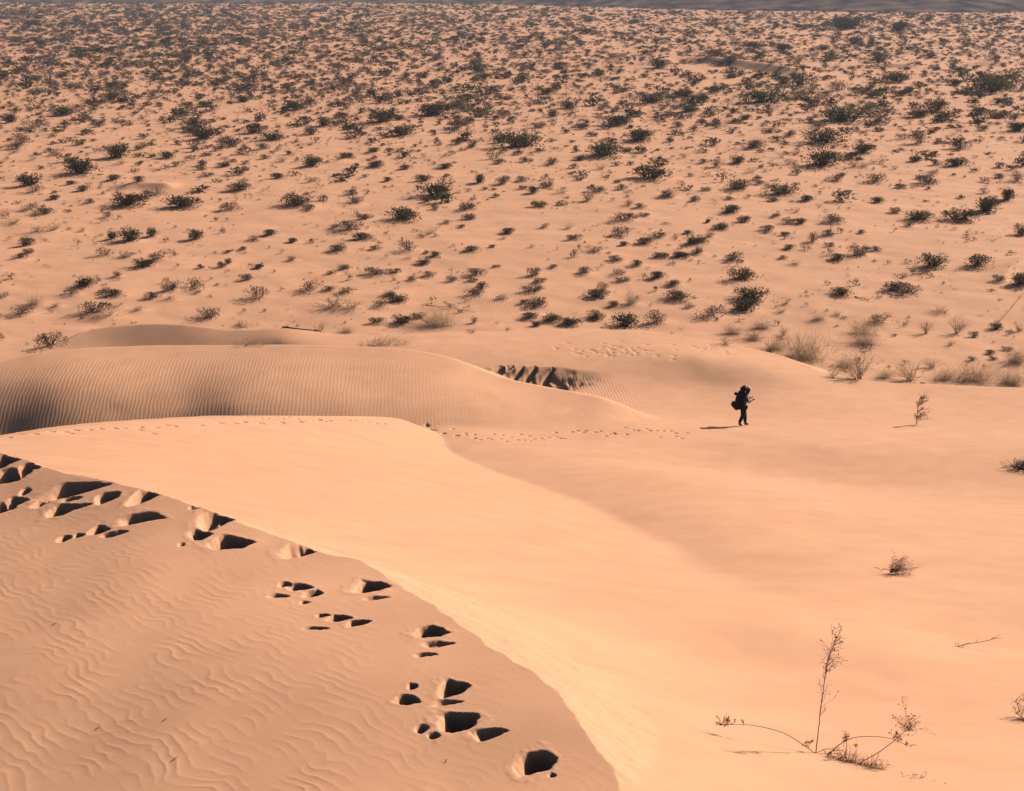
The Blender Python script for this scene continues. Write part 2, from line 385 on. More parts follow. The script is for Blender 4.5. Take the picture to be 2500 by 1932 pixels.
# ------------------------------------------------------------------ sand materials
def sand_material(name, ripple=False, streak=False, base=(.560, .308, .188)):
    m = bpy.data.materials.new(name); m.use_nodes = True
    nt = m.node_tree; N = nt.nodes; L = nt.links
    b = N["Principled BSDF"]
    b.inputs["Roughness"].default_value = .95
    b.inputs["Specular IOR Level"].default_value = .15
    tc = N.new("ShaderNodeTexCoord")
    n1 = N.new("ShaderNodeTexNoise"); n1.inputs["Scale"].default_value = .9; n1.inputs["Detail"].default_value = 5; n1.inputs["Roughness"].default_value = .6
    n2 = N.new("ShaderNodeTexNoise"); n2.inputs["Scale"].default_value = 130; n2.inputs["Detail"].default_value = 2
    L.new(tc.outputs["Object"], n1.inputs["Vector"]); L.new(tc.outputs["Object"], n2.inputs["Vector"])
    cr = N.new("ShaderNodeValToRGB")
    cr.color_ramp.elements[0].position = .3; cr.color_ramp.elements[1].position = .72
    d = [c * (.90 if name != 'flat_sand' else .86) for c in base]; u = [min(1, c * 1.06) for c in base]
    if name == 'flat_sand': n1.inputs['Scale'].default_value = .28; n1.inputs['Detail'].default_value = 8
    d[0] *= 1.03
    cr.color_ramp.elements[0].color = (*d, 1); cr.color_ramp.elements[1].color = (*u, 1)
    L.new(n1.outputs["Fac"], cr.inputs[0])
    mx = N.new("ShaderNodeMix"); mx.data_type = 'RGBA'; mx.blend_type = 'MULTIPLY'; mx.inputs[0].default_value = 1
    mr = N.new("ShaderNodeMapRange"); mr.inputs[3].default_value = .80; mr.inputs[4].default_value = 1.2
    L.new(n2.outputs["Fac"], mr.inputs[0]); L.new(cr.outputs[0], mx.inputs[6]); L.new(mr.outputs[0], mx.inputs[7])
    L.new(mx.outputs[2], b.inputs["Base Color"])
    bp = N.new("ShaderNodeBump"); bp.inputs["Strength"].default_value = .35; bp.inputs["Distance"].default_value = .006
    L.new(n2.outputs["Fac"], bp.inputs["Height"])
    last = bp
    if ripple:
        at = N.new("ShaderNodeAttribute"); at.attribute_name = "ripple"
        mp = N.new("ShaderNodeMapping"); mp.inputs["Rotation"].default_value = (0, 0, R(-8)); mp.inputs["Scale"].default_value = (1, .45, 1)
        L.new(tc.outputs["Object"], mp.inputs["Vector"])
        wv = N.new("ShaderNodeTexWave"); wv.wave_type = 'BANDS'; wv.bands_direction = 'X'; wv.wave_profile = 'SIN'
        wv.inputs["Scale"].default_value = 2.0; wv.inputs["Distortion"].default_value = 5.0; wv.inputs["Detail"].default_value = 1.6; wv.inputs["Detail Scale"].default_value = .8
        L.new(mp.outputs[0], wv.inputs["Vector"])
        b2 = N.new("ShaderNodeBump"); b2.inputs["Distance"].default_value = .0075; b2.inputs["Strength"].default_value = 1.0
        mu = N.new("ShaderNodeMath"); mu.operation = 'MULTIPLY'
        L.new(wv.outputs["Fac"], mu.inputs[0]); L.new(at.outputs["Fac"], mu.inputs[1])
        L.new(mu.outputs[0], b2.inputs["Height"]); L.new(last.outputs[0], b2.inputs["Normal"]); last = b2
    if streak:
        mp = N.new("ShaderNodeMapping"); mp.inputs["Rotation"].default_value = (0, 0, R(62)); mp.inputs["Scale"].default_value = (.16, 3.2, .2)
        L.new(tc.outputs["Object"], mp.inputs["Vector"])
        n3 = N.new("ShaderNodeTexNoise"); n3.inputs["Scale"].default_value = 1.0; n3.inputs["Detail"].default_value = 4
        L.new(mp.outputs[0], n3.inputs["Vector"])
        at = N.new("ShaderNodeAttribute"); at.attribute_name = "streak"
        mu = N.new("ShaderNodeMath"); mu.operation = 'MULTIPLY'
        L.new(n3.outputs["Fac"], mu.inputs[0]); L.new(at.outputs["Fac"], mu.inputs[1])
        b3 = N.new("ShaderNodeBump"); b3.inputs["Distance"].default_value = .05; b3.inputs["Strength"].default_value = .9
        L.new(mu.outputs[0], b3.inputs["Height"]); L.new(last.outputs[0], b3.inputs["Normal"]); last = b3
    L.new(last.outputs[0], b.inputs["Normal"])
    return m

M_SAND = sand_material("rippled_sand", ripple=True)
M_FACE = sand_material("slip_face_sand", streak=True)
M_FORE = sand_material("foreground_sand")
M_PLAIN = sand_material("flat_sand", ripple=True, base=(.560, .308, .188))

# ------------------------------------------------------------------ sheets of sand
def grid(rs, ncol, half_deg):
    th = np.radians(np.linspace(-half_deg, half_deg, ncol))
    rr, tt = np.meshgrid(rs, th, indexing='ij')
    return rr * np.tan(tt), rr          # x, y: rows at equal y

def normals_of(X, Y, Z):
    p = np.stack([X, Y, Z], -1)
    a = np.gradient(p, axis=1); b = np.gradient(p, axis=0)
    n = np.cross(a, b)
    return n / np.linalg.norm(n, axis=-1, keepdims=True)

def mesh_from(name, verts, faces, norms, mat, attrs=None):
    me = bpy.data.meshes.new(name)
    me.vertices.add(len(verts)); me.vertices.foreach_set("co", verts.astype(np.float32).ravel())
    nf = len(faces)
    me.loops.add(nf * 4); me.loops.foreach_set("vertex_index", faces.astype(np.int32).ravel())
    me.polygons.add(nf); me.polygons.foreach_set("loop_start", np.arange(0, nf * 4, 4, dtype=np.int32))
    try: me.polygons.foreach_set("loop_total", np.full(nf, 4, np.int32))
    except Exception: pass
    me.update(calc_edges=True)
    me.polygons.foreach_set("use_smooth", np.ones(nf, bool))
    for k, v in (attrs or {}).items():
        at = me.attributes.new(k, 'FLOAT', 'POINT'); at.data.foreach_set("value", v.astype(np.float32))
    me.materials.append(mat)
    if norms is not None: me.normals_split_custom_set_from_vertices(norms.astype(np.float32))
    o = bpy.data.objects.new(name, me); scene.collection.objects.link(o)
    return o

def take(fmask, F, V, Nn, name, mat, attrs):
    f = F[fmask]
    if len(f) == 0: return None
    u, inv = np.unique(f, return_inverse=True)
    return mesh_from(name, V[u], inv.reshape(-1, 4), Nn[u], mat, {k: v[u] for k, v in attrs.items()})

def spaced(y0, y1, step):
    ys = [y0]
    while ys[-1] < y1: ys.append(ys[-1] + step(ys[-1]))
    return np.array(ys)

def step(y):
    if y < 20: return max(.0125, .00145 * y)
    if y < 35: return .06
    if 47 < y < 60: return .085
    if y < 66: return .13
    return .15
rs = spaced(6.6, 90, step)
X, Y = grid(rs, 860, 24.0)
Z = np.empty_like(X); O = np.empty(X.shape, int); FI = np.empty(X.shape, int)
for i in range(0, len(rs), 100):
    Z[i:i+100], O[i:i+100], FI[i:i+100] = height(X[i:i+100], Y[i:i+100], full=True)
Nn = normals_of(X, Y, Z).reshape(-1, 3)
V = np.stack([X, Y, Z], -1).reshape(-1, 3)
nr, nc = X.shape
idx = np.arange(nr * nc).reshape(nr, nc)
F = np.stack([idx[:-1, :-1], idx[:-1, 1:], idx[1:, 1:], idx[1:, :-1]], -1).reshape(-1, 4)
Of = O[:-1, :-1].ravel(); Ff = FI[:-1, :-1].ravel(); yf = Y[:-1, :-1].ravel()
# ripple strength: the left dune's face and the hollow's wall
sC, _, _, _ = line_C.near(X, Y)
sP, _, _, alP = pit.near(X, Y)
n_ = .5 + .5 * noise(X / 5, Y / 3, 71)
rip = smooth(-.5, -2.0, sC) * smooth(-20.5, -17.5, X - Y * .09) * 0 + smooth(-.4, -2.2, sC) * (.25 + .75 * smooth(0, -12.0, X)) * (O == 2) * .8 * (.55 + .45 * n_)
rip = rip + smooth(-.2, -.8, sP) * smooth(-4.5, -3, sP) * smooth(.25, .5, alP / pit.s0[-1]) * smooth(1, .9, alP / pit.s0[-1]) * (O == 1) * (Y > 60) * .8
rip = rip + .10 * ((O == 1) | (O == 2)) * np.clip(.5 + 1.2 * noise(X / 6, Y / 5, 72), 0, 1) * smooth(20, 40, Y)
sB, _, _, _ = line_B.near(X, Y)
stk = smooth(-14, -1, sB) * (O == 3) * smooth(4, -2, X) * smooth(22, 30, Y) 
kA = Y[:, 0] < 24
sA, _, _, _ = line_A.near(X[kA], Y[kA])
stk[kA] += .35 * (O[kA] == 4) * smooth(-.05, -.2, sA)
AT = {"ripple": rip.ravel(), "streak": stk.ravel()}
fore = (Of == 4) & (yf < 26)
face = (Of == 3)
cdune = (Of == 2)
isprint = fore & (Ff >= 0) & (Ff < n_print)
fore_obj = take(fore & ~isprint, F, V, Nn, "foreground_dune", M_FORE, AT); fore_obj["kind"] = "structure"
face_obj = take(face, F, V, Nn, "dune_slip_face", M_FACE, AT); face_obj["kind"] = "structure"
c_obj = take(cdune, F, V, Nn, "rippled_dune", M_SAND, AT); c_obj["kind"] = "structure"
s_obj = take(~(fore | face | cdune) & ~((Of == 0) & (yf > 84)), F, V, Nn, "sand_slope", M_SAND, AT); s_obj["kind"] = "structure"
for i in range(n_print):
    o = take(isprint & (Ff == i), F, V, Nn, "footprint", M_FORE, AT)
    if o: o.parent = fore_obj
# the flat beyond
rs2 = spaced(58, 1250, lambda y: .3 if y < 82 else .12 if y < 84.5 else (.2 if y < 110 else max(.22, .0034 * y - .15)))
X2, Y2 = grid(rs2, 470, 25.0)
Z2 = np.empty_like(X2)
for i in range(0, len(rs2), 100): Z2[i:i+100] = height(X2[i:i+100], Y2[i:i+100], dents=False)
dive = smooth(83.9, 83.2, Y2)
Z2 = Z2 - dive * .6
N2 = normals_of(X2, Y2, Z2).reshape(-1, 3)
V2 = np.stack([X2, Y2, Z2], -1).reshape(-1, 3)
keep_r = int(np.searchsorted(rs2, 82))
idx = np.arange(V2.shape[0]).reshape(X2.shape)[keep_r:]
F2 = np.stack([idx[:-1, :-1], idx[:-1, 1:], idx[1:, 1:], idx[1:, :-1]], -1).reshape(-1, 4)
def in_view(px0, px1, py0, py1):      # the band of wind-rippled bare sand that crosses the shrubs
    a, c = ray(np.array([px0, px1]), np.array([py0, py1]))
    return -CAM_Z / c[1], -CAM_Z / c[0]
W = np.where(Y2 > 0, X2 / Y2 * FPX / 1.0, 0)
d0, d1 = in_view(1200, 1300, 480, 740)
cpx = np.interp(Y2, [85, 100, 115, 133], [.0, -.003, -.012, -.008])
rip2 = 1.1 * smooth(.030, .012, np.abs(X2 / Y2 - cpx + .006 * noise(X2 / 3, Y2 / 4, 81))) * smooth(84, 90, Y2) * smooth(137, 128, Y2)
rip2 = np.maximum(rip2, smooth(.03, .01, np.abs(X2 / Y2 - .065)) * smooth(118, 121, Y2) * smooth(130, 127, Y2))
pobj = take(np.ones(len(F2), bool), F2, V2, N2, "desert_plain", M_PLAIN, {"ripple": .02 + rip2.ravel()})
pobj["kind"] = "structure"
# coarse ground all round, far below the edges of the sheets
def outer():
    me = bpy.data.meshes.new("desert_ground")
    s = 6000
    v = [(-s, -s, -3), (s, -s, -3), (s, s, -3), (-s, s, -3)]
    me.from_pydata(v, [], [(0, 1, 2, 3)]); me.materials.append(M_PLAIN)
    o = bpy.data.objects.new("desert_ground", me); scene.collection.objects.link(o); o["kind"] = "structure"
outer()
# ------------------------------------------------------------------ the far hills
def rock_material():
    m = bpy.data.materials.new("scrubby_hillside"); m.use_nodes = True
    nt = m.node_tree; N = nt.nodes; L = nt.links; b = N["Principled BSDF"]
    b.inputs["Roughness"].default_value = 1; b.inputs["Specular IOR Level"].default_value = 0
    tc = N.new("ShaderNodeTexCoord"); n = N.new("ShaderNodeTexNoise"); n.inputs["Scale"].default_value = .09; n.inputs["Detail"].default_value = 8
    cr = N.new("ShaderNodeValToRGB"); cr.color_ramp.elements[0].position = .38; cr.color_ramp.elements[1].position = .68
    cr.color_ramp.elements[0].color = (.040, .040, .045, 1); cr.color_ramp.elements[1].color = (.20, .145, .12, 1)
    L.new(tc.outputs["Object"], n.inputs["Vector"]); L.new(n.outputs["Fac"], cr.inputs[0]); L.new(cr.outputs[0], b.inputs["Base Color"])
    return m
def hills():
    xs = np.linspace(-900, 900, 200); ys = np.linspace(600, 1700, 120)
    X, Y = np.meshgrid(xs, ys)
    foot = 905 - 60 * smooth(-120, 60, X) - 125 * smooth(-20, 150, X) + 25 * noise(X / 90, X * 0 + .3, 5)
    d = Y - foot
    Z = np.where(d > 0, .13 * d + .00006 * d * d, .05 * d) * (1 + .25 * fbm(X / 160, Y / 160, 4, 9)) - .3
    Z = np.minimum(Z, 44 + 8 * fbm(X / 200, Y / 200, 3, 13))
    idx = np.arange(X.size).reshape(X.shape)
    F = np.stack([idx[:-1, :-1], idx[:-1, 1:], idx[1:, 1:], idx[1:, :-1]], -1).reshape(-1, 4)
    V = np.stack([X, Y, Z], -1).reshape(-1, 3)
    o = take(np.ones(len(F), bool), F, V, normals_of(X, Y, Z).reshape(-1, 3), "hills", rock_material(), {})
    o["kind"] = "structure"
hills()

# ------------------------------------------------------------------ plant materials
def plain_mat(name, col, var=.35, rough=.9, scale=7.0, through=.35):
    m = bpy.data.materials.new(name); m.use_nodes = True
    nt = m.node_tree; N = nt.nodes; L = nt.links; b = N["Principled BSDF"]
    b.inputs["Roughness"].default_value = rough; b.inputs["Specular IOR Level"].default_value = .15
    tc = N.new("ShaderNodeTexCoord"); oi = N.new("ShaderNodeObjectInfo")
    n = N.new("ShaderNodeTexNoise"); n.inputs["Scale"].default_value = scale; n.inputs["Detail"].default_value = 3
    ad = N.new("ShaderNodeVectorMath"); ad.operation = 'ADD'
    L.new(tc.outputs["Object"], ad.inputs[0]); L.new(oi.outputs["Location"], ad.inputs[1]); L.new(ad.outputs[0], n.inputs["Vector"])
    a = N.new("ShaderNodeMath"); a.operation = 'ADD'; L.new(n.outputs["Fac"], a.inputs[0])
    rr = N.new("ShaderNodeMath"); rr.operation = 'MULTIPLY'; rr.inputs[1].default_value = .5; L.new(oi.outputs["Random"], rr.inputs[0]); L.new(rr.outputs[0], a.inputs[1])
    mr = N.new("ShaderNodeMapRange"); mr.inputs[1].default_value = .4; mr.inputs[2].default_value = 1.1; mr.inputs[3].default_value = 1 - var; mr.inputs[4].default_value = 1 + var
    L.new(a.outputs[0], mr.inputs[0])
    mx = N.new("ShaderNodeMix"); mx.data_type = 'RGBA'; mx.blend_type = 'MULTIPLY'; mx.inputs[0].default_value = 1; mx.inputs[6].default_value = (*col, 1)
    L.new(mr.outputs[0], mx.inputs[7]); L.new(mx.outputs[2], b.inputs["Base Color"])
    tr = N.new("ShaderNodeBsdfTranslucent"); L.new(mx.outputs[2], tr.inputs[0]); ms = N.new("ShaderNodeMixShader"); ms.inputs[0].default_value = through
    L.new(b.outputs[0], ms.inputs[1]); L.new(tr.outputs[0], ms.inputs[2]); L.new(ms.outputs[0], N["Material Output"].inputs["Surface"])
    return m
M_GREEN = plain_mat("olive_leaves", (.088, .074, .033), .6, through=.3)
M_GREY = plain_mat("grey_twigs", (.135, .097, .073), .5, through=.25)
M_DRY = plain_mat("dry_tan_stems", (.46, .30, .20), .3, through=.5)
M_DARK = plain_mat("dark_wood", (.085, .060, .045), .3)
M_BROWN = plain_mat("brown_twigs", (.21, .125, .082), .35)
M_TAN = plain_mat("tan_twigs", (.40, .26, .17), .3, through=.5)
M_GRASS = plain_mat("straw_grass", (.34, .24, .15), .25)

class MB:
    def __init__(self): self.v = []; self.f = []
    def tri(self, a, b, c):
        n = len(self.v); self.v += [a, b, c]; self.f.append((n, n + 1, n + 2))
    def leaf(self, p, d, w, l, rnd):
        d = d.normalized(); s = d.cross(Vector((rnd.gauss(0, 1), rnd.gauss(0, 1), rnd.gauss(0, 1)))).normalized() * w * .5
        n = len(self.v); self.v += [p, p + d * l * .5 + s, p + d * l, p + d * l * .5 - s]; self.f.append((n, n + 1, n + 2, n + 3))
    def tube(self, pts, r0, r1, n=3):
        base = len(self.v); k = len(pts)
        for i, p in enumerate(pts):
            d = (pts[min(i + 1, k - 1)] - pts[max(i - 1, 0)])
            if d.length < 1e-9: d = Vector((0, 0, 1))
            d.normalize(); u = d.orthogonal().normalized(); w = d.cross(u)
            r = r0 + (r1 - r0) * i / (k - 1)
            for j in range(n):
                a = 2 * math.pi * j / n
                self.v.append(p + u * (r * math.cos(a)) + w * (r * math.sin(a)))
        for i in range(k - 1):
            for j in range(n):
                a = base + i * n + j; b = base + i * n + (j + 1) % n
                self.f.append((a, b, b + n, a + n))
        self.f.append(tuple(base + j for j in range(n))[::-1]); self.f.append(tuple(base + (k - 1) * n + j for j in range(n)))
    def pod(self, p, r):
        n = len(self.v)
        for d in ((1,0,0),(-1,0,0),(0,1,0),(0,-1,0),(0,0,1),(0,0,-1)): self.v.append(p + Vector(d) * r)
        for a, b, c in ((0,2,4),(2,1,4),(1,3,4),(3,0,4),(2,0,5),(1,2,5),(3,1,5),(0,3,5)): self.f.append((n+a, n+b, n+c))
    def mesh(self, name, mat, smooth_=False):
        me = bpy.data.meshes.new(name); me.from_pydata([tuple(q) for q in self.v], [], self.f); me.materials.append(mat)
        if smooth_: me.polygons.foreach_set("use_smooth", np.ones(len(me.polygons), bool))
        me.update(); return me
    def build(self, name, mat, parent=None, smooth_=False):
        o = bpy.data.objects.new(name, self.mesh(name, mat, smooth_)); scene.collection.objects.link(o)
        if parent: o.parent = parent
        return o

def dirv(az, el): return Vector((math.cos(az) * math.cos(el), math.sin(az) * math.cos(el), math.sin(el)))

def bent(p, d, L, rnd, k=3, bend=.25, up=0.0):
    pts = [p]; d = d.normalized()
    for i in range(k):
        d = (d + Vector((rnd.gauss(0, bend), rnd.gauss(0, bend), rnd.gauss(0, bend) + up))).normalized()
        pts.append(pts[-1] + d * L / k)
    return pts

def clump(seed, n=820, lobes=6, size=1.0, spike=.10, flat=1.0):
    """a dense rounded bush: leaves filling several rounded lobes, a few shoots standing proud"""
    rnd = random.Random(seed); st = MB(); lf = MB()
    L = []
    for i in range(lobes):
        a = rnd.uniform(0, 6.283); r = rnd.uniform(0.05, .30)
        L.append((Vector((r * math.cos(a), r * math.sin(a), rnd.uniform(.12, .38) * flat)), rnd.uniform(.17, .28)))
    for i in range(n):
        c, R_ = L[rnd.randrange(lobes)]
        d = Vector((rnd.gauss(0, 1), rnd.gauss(0, 1), rnd.gauss(.25, 1))).normalized()
        r = R_ * rnd.random() ** .42
        p = c + Vector((d.x * r, d.y * r, d.z * r * 1.15))
        if p.z < 0: p.z = -p.z * .4
        out = (d * .7 + Vector((0, 0, .75)) + Vector((rnd.gauss(0, .55), rnd.gauss(0, .55), rnd.gauss(0, .55))))
        lf.leaf(p, out, .030 * size * rnd.uniform(.7, 1.3), .062 * size * rnd.uniform(.7, 1.4), rnd)
    for i in range(int(n * .05)):
        c, R_ = L[rnd.randrange(lobes)]
        b = Vector((c.x * .35 + rnd.gauss(0, .03), c.y * .35 + rnd.gauss(0, .03), 0))
        d = Vector((rnd.gauss(0, .6), rnd.gauss(0, .6), 1)).normalized()
        e = c + d * R_ * (1 + rnd.random() * spike * 3)
        st.tube([b, b.lerp(e, .5) + Vector((rnd.gauss(0, .02), rnd.gauss(0, .02), .03)), e], .008 * size, .003 * size, 3)
        for j in range(3): lf.leaf(b.lerp(e, rnd.uniform(.75, 1)), d + Vector((rnd.gauss(0, .5), rnd.gauss(0, .5), .3)), .024 * size, .055 * size, rnd)
    return st, lf

def feather(seed, n=420, lean=.35):
    """fine dead stems fanning up from the sand"""
    rnd = random.Random(seed); st = MB(); tw = MB()
    for i in range(n):
        b = Vector((rnd.gauss(0, .16), rnd.gauss(0, .10), 0))
        d = Vector((rnd.gauss(lean, .55), rnd.gauss(0, .5), rnd.uniform(.5, 1.5))).normalized()
        pts = bent(b, d, rnd.uniform(.35, .95), rnd, 3, .16)
        s = Vector((rnd.gauss(0, 1), rnd.gauss(0, 1), 0)).normalized() * .0035
        m = tw if i % 4 else st
        for k in range(3): m.tri(pts[k] - s, pts[k] + s, pts[k + 1])
        if rnd.random() < .5:
            q = bent(pts[1], d + Vector((rnd.gauss(0, .5), rnd.gauss(0, .5), .2)), .22, rnd, 2, .25)
            m.tri(q[0] - s, q[0] + s, q[1]); m.tri(q[1] - s, q[1] + s, q[2])
    return st, tw

# every plant mesh is about one unit wide and one unit tall; placing scales it
def creosote(seed, n=54, leaves=17, far=False):
    rnd = random.Random(seed); st = MB(); lf = MB()
    lobes = [(rnd.uniform(0, 6.28), rnd.uniform(.75, 1.2)) for _ in range(5)]
    for i in range(n):
        az = rnd.uniform(0, 6.283); u = rnd.random(); el = math.acos(1 - u * .985) if False else math.radians(8 + 78 * rnd.random() ** .8)
        lob = max(k * math.cos(az - a) for a, k in lobes)
        L = .5 * (.72 + .36 * lob * math.cos(el)) * rnd.uniform(.72, 1.08)
        if rnd.random() < .10: L *= 1.15
        d = dirv(az, el); d.z *= 1.9
        b = Vector((rnd.gauss(0, .12), rnd.gauss(0, .12), 0))
        pts = bent(b, d, L * d.length, rnd, 3, .13)
        if not far: st.tube(pts, .009, .003, 3)
        m = leaves if not far else max(3, leaves // 4)
        for j in range(m):
            t = 1 - .85 * rnd.random() ** 1.1
            k = min(int(t * 3), 2); q = pts[k].lerp(pts[k + 1], t * 3 - k)
            q = q + Vector((rnd.gauss(0, .035), rnd.gauss(0, .035), rnd.gauss(0, .05)))
            s = rnd.uniform(.75, 1.35) * (2.1 if far else 1)
            lf.leaf(q, (pts[k + 1] - pts[k]).normalized() + Vector((rnd.gauss(0, .6), rnd.gauss(0, .6), rnd.gauss(0, .6))), .030 * s, .07 * s, rnd)
    return st, lf

def greybush(seed, n=120, far=False):
    rnd = random.Random(seed); st = MB(); lf = MB()
    a0 = rnd.uniform(0, 6.28)
    for i in range(n if not far else 34):
        az = rnd.uniform(0, 6.283); el = math.radians(5 + 82 * rnd.random() ** .75)
        L = .5 * rnd.uniform(.55, 1.05) * (1 + .22 * math.cos(2 * (az - a0)) + .12 * math.cos(3 * az + a0))
        d = dirv(az, el); d.z *= 1.7
        b = Vector((rnd.gauss(0, .13), rnd.gauss(0, .13), 0))
        pts = bent(b, d, L * d.length, rnd, 2, .16, .06)
        w = .016 * (2.6 if far else 1)
        side = (pts[2] - pts[0]).cross(Vector((rnd.gauss(0, 1), rnd.gauss(0, 1), rnd.gauss(0, 1)))).normalized() * w
        st.tri(pts[0] - side * .5, pts[0] + side * .5, pts[1] + side * .4); st.tri(pts[0], pts[1] - side * .4, pts[2])
        for j in range(3 if not far else 2):
            t = rnd.uniform(.25, 1); k = min(int(t * 2), 1); q = pts[k].lerp(pts[k + 1], t * 2 - k)
            s = 1 if not far else 2.0
            lf.leaf(q, (pts[2] - pts[0]).normalized() + Vector((rnd.gauss(0, .7), rnd.gauss(0, .7), rnd.gauss(0, .7))), .020 * s, .075 * s, rnd)
    return st, lf

def dry(seed, n=24, spread=60):
    rnd = random.Random(seed); st = MB(); tw = MB()
    for i in range(n):
        az = rnd.uniform(0, 6.283); el = math.radians(rnd.uniform(90 - spread, 86))
        d = dirv(az, el); d.z *= 1.6
        pts = bent(Vector((rnd.gauss(0, .04), rnd.gauss(0, .04), 0)), d, .46 * rnd.uniform(.7, 1.15) * d.length, rnd, 4, .2)
        st.tube(pts, .005, .002, 3)
        for j in range(12):
            k = rnd.randint(1, 3); q = pts[k].lerp(pts[k + 1], rnd.random())
            dd = ((pts[k + 1] - pts[k]).normalized() + Vector((rnd.gauss(0, .55), rnd.gauss(0, .55), rnd.gauss(.1, .4))))
            p2 = bent(q, dd, rnd.uniform(.1, .28), rnd, 2, .25)
            side = dd.cross(Vector((rnd.gauss(0, 1), rnd.gauss(0, 1), 0))).normalized() * .006
            tw.tri(p2[0] - side, p2[0] + side, p2[1]); tw.tri(p2[1] - side, p2[1] + side * .6, p2[2])
    return st, tw

def grass(seed, n=150, lean=.5):
    rnd = random.Random(seed); st = MB(); tw = MB()
    for i in range(n):
        b = Vector((rnd.uniform(-.5, .5) * (1 if rnd.random() < .8 else .5), rnd.gauss(0, .12), 0))
        h = rnd.uniform(.45, 1.0) * (1 - 1.2 * abs(b.x) ** 2)
        d = Vector((rnd.gauss(lean, .28), rnd.gauss(.05, .25), 1.5)).normalized()
        pts = bent(b, d, h, rnd, 2, .12)
        side = Vector((rnd.gauss(0, 1), rnd.gauss(0, 1), 0)).normalized() * .007
        (st if i % 3 else tw).tri(pts[0] - side, pts[0] + side, pts[1]); (st if i % 3 else tw).tri(pts[1] - side * .8, pts[1] + side * .8, pts[2])
    return st, tw

def fitted(mbs):
    """bring a plant to one unit across and one unit tall"""
    p = np.array([tuple(q) for m in mbs for q in m.v])
    r = np.percentile(np.hypot(p[:, 0], p[:, 1]), 93); z = np.percentile(p[:, 2], 98)
    for m in mbs: m.v = [Vector((q.x * .5 / r, q.y * .5 / r, q.z / z)) for q in m.v]
    return mbs

KIND = {}
def reg(k, fn, seeds, names, mats):
    KIND[k] = []
    for s in seeds:
        a, b = fn(s)
        if k != 'x': fitted((a, b))
        KIND[k].append([(names[0], a.mesh(names[0], mats[0])), (names[1], b.mesh(names[1], mats[1]))])
reg('g', lambda s: clump(s, 900, 7 + s % 3, 1.0, .16), range(100, 108), ("branches", "foliage"), (M_DARK, M_GREEN))
reg('s', lambda s: clump(s, 620, 3 + s % 3, .95, .08), range(200, 207), ("stems", "foliage"), (M_DARK, M_GREY))
reg('b', lambda s: clump(s, 380, 5, .95, .2), range(300, 305), ("stems", "foliage"), (M_BROWN, M_BROWN))
reg('d', dry, range(400, 405), ("stems", "twigs"), (M_DRY, M_DRY))
reg('x', grass, range(500, 503), ("blades", "dead_blades"), (M_GRASS, M_DRY))
reg('t', feather, range(350, 354), ("stems", "twigs"), (M_DRY, M_TAN))
reg('k', lambda s: dry(s, 22, 85), range(600, 602), ("stems", "twigs"), (M_DARK, M_DARK))
KNAME = {'g': "creosote_bush", 's': "grey_shrub", 'b': "brown_shrub", 'd': "dry_brush", 'x': "grass_tuft", 'k': "dead_bush", 't': "feathery_brush"}
KCAT = {'g': "bush", 's': "shrub", 'b': "shrub", 'd': "brush", 'x': "grass", 'k': "dead bush", 't': "brush"}
KLAB = {'g': "dark green creosote bush", 's': "grey shrub", 'b': "brown shrub", 'd': "dry tan brush", 'x': "straw grass tuft", 'k': "dead dark bush", 't': "feathery tan brush"}
KGRP = {'g': "creosote bushes on the desert plain", 's': "grey shrubs on the desert plain", 'b': "brown shrubs on the desert plain", 'd': "dry leafless brush on the sand", 'x': "grass tufts on the dunes", 'k': "dead bushes on the sand", 't': "feathery tan brushes at the dune edge"}

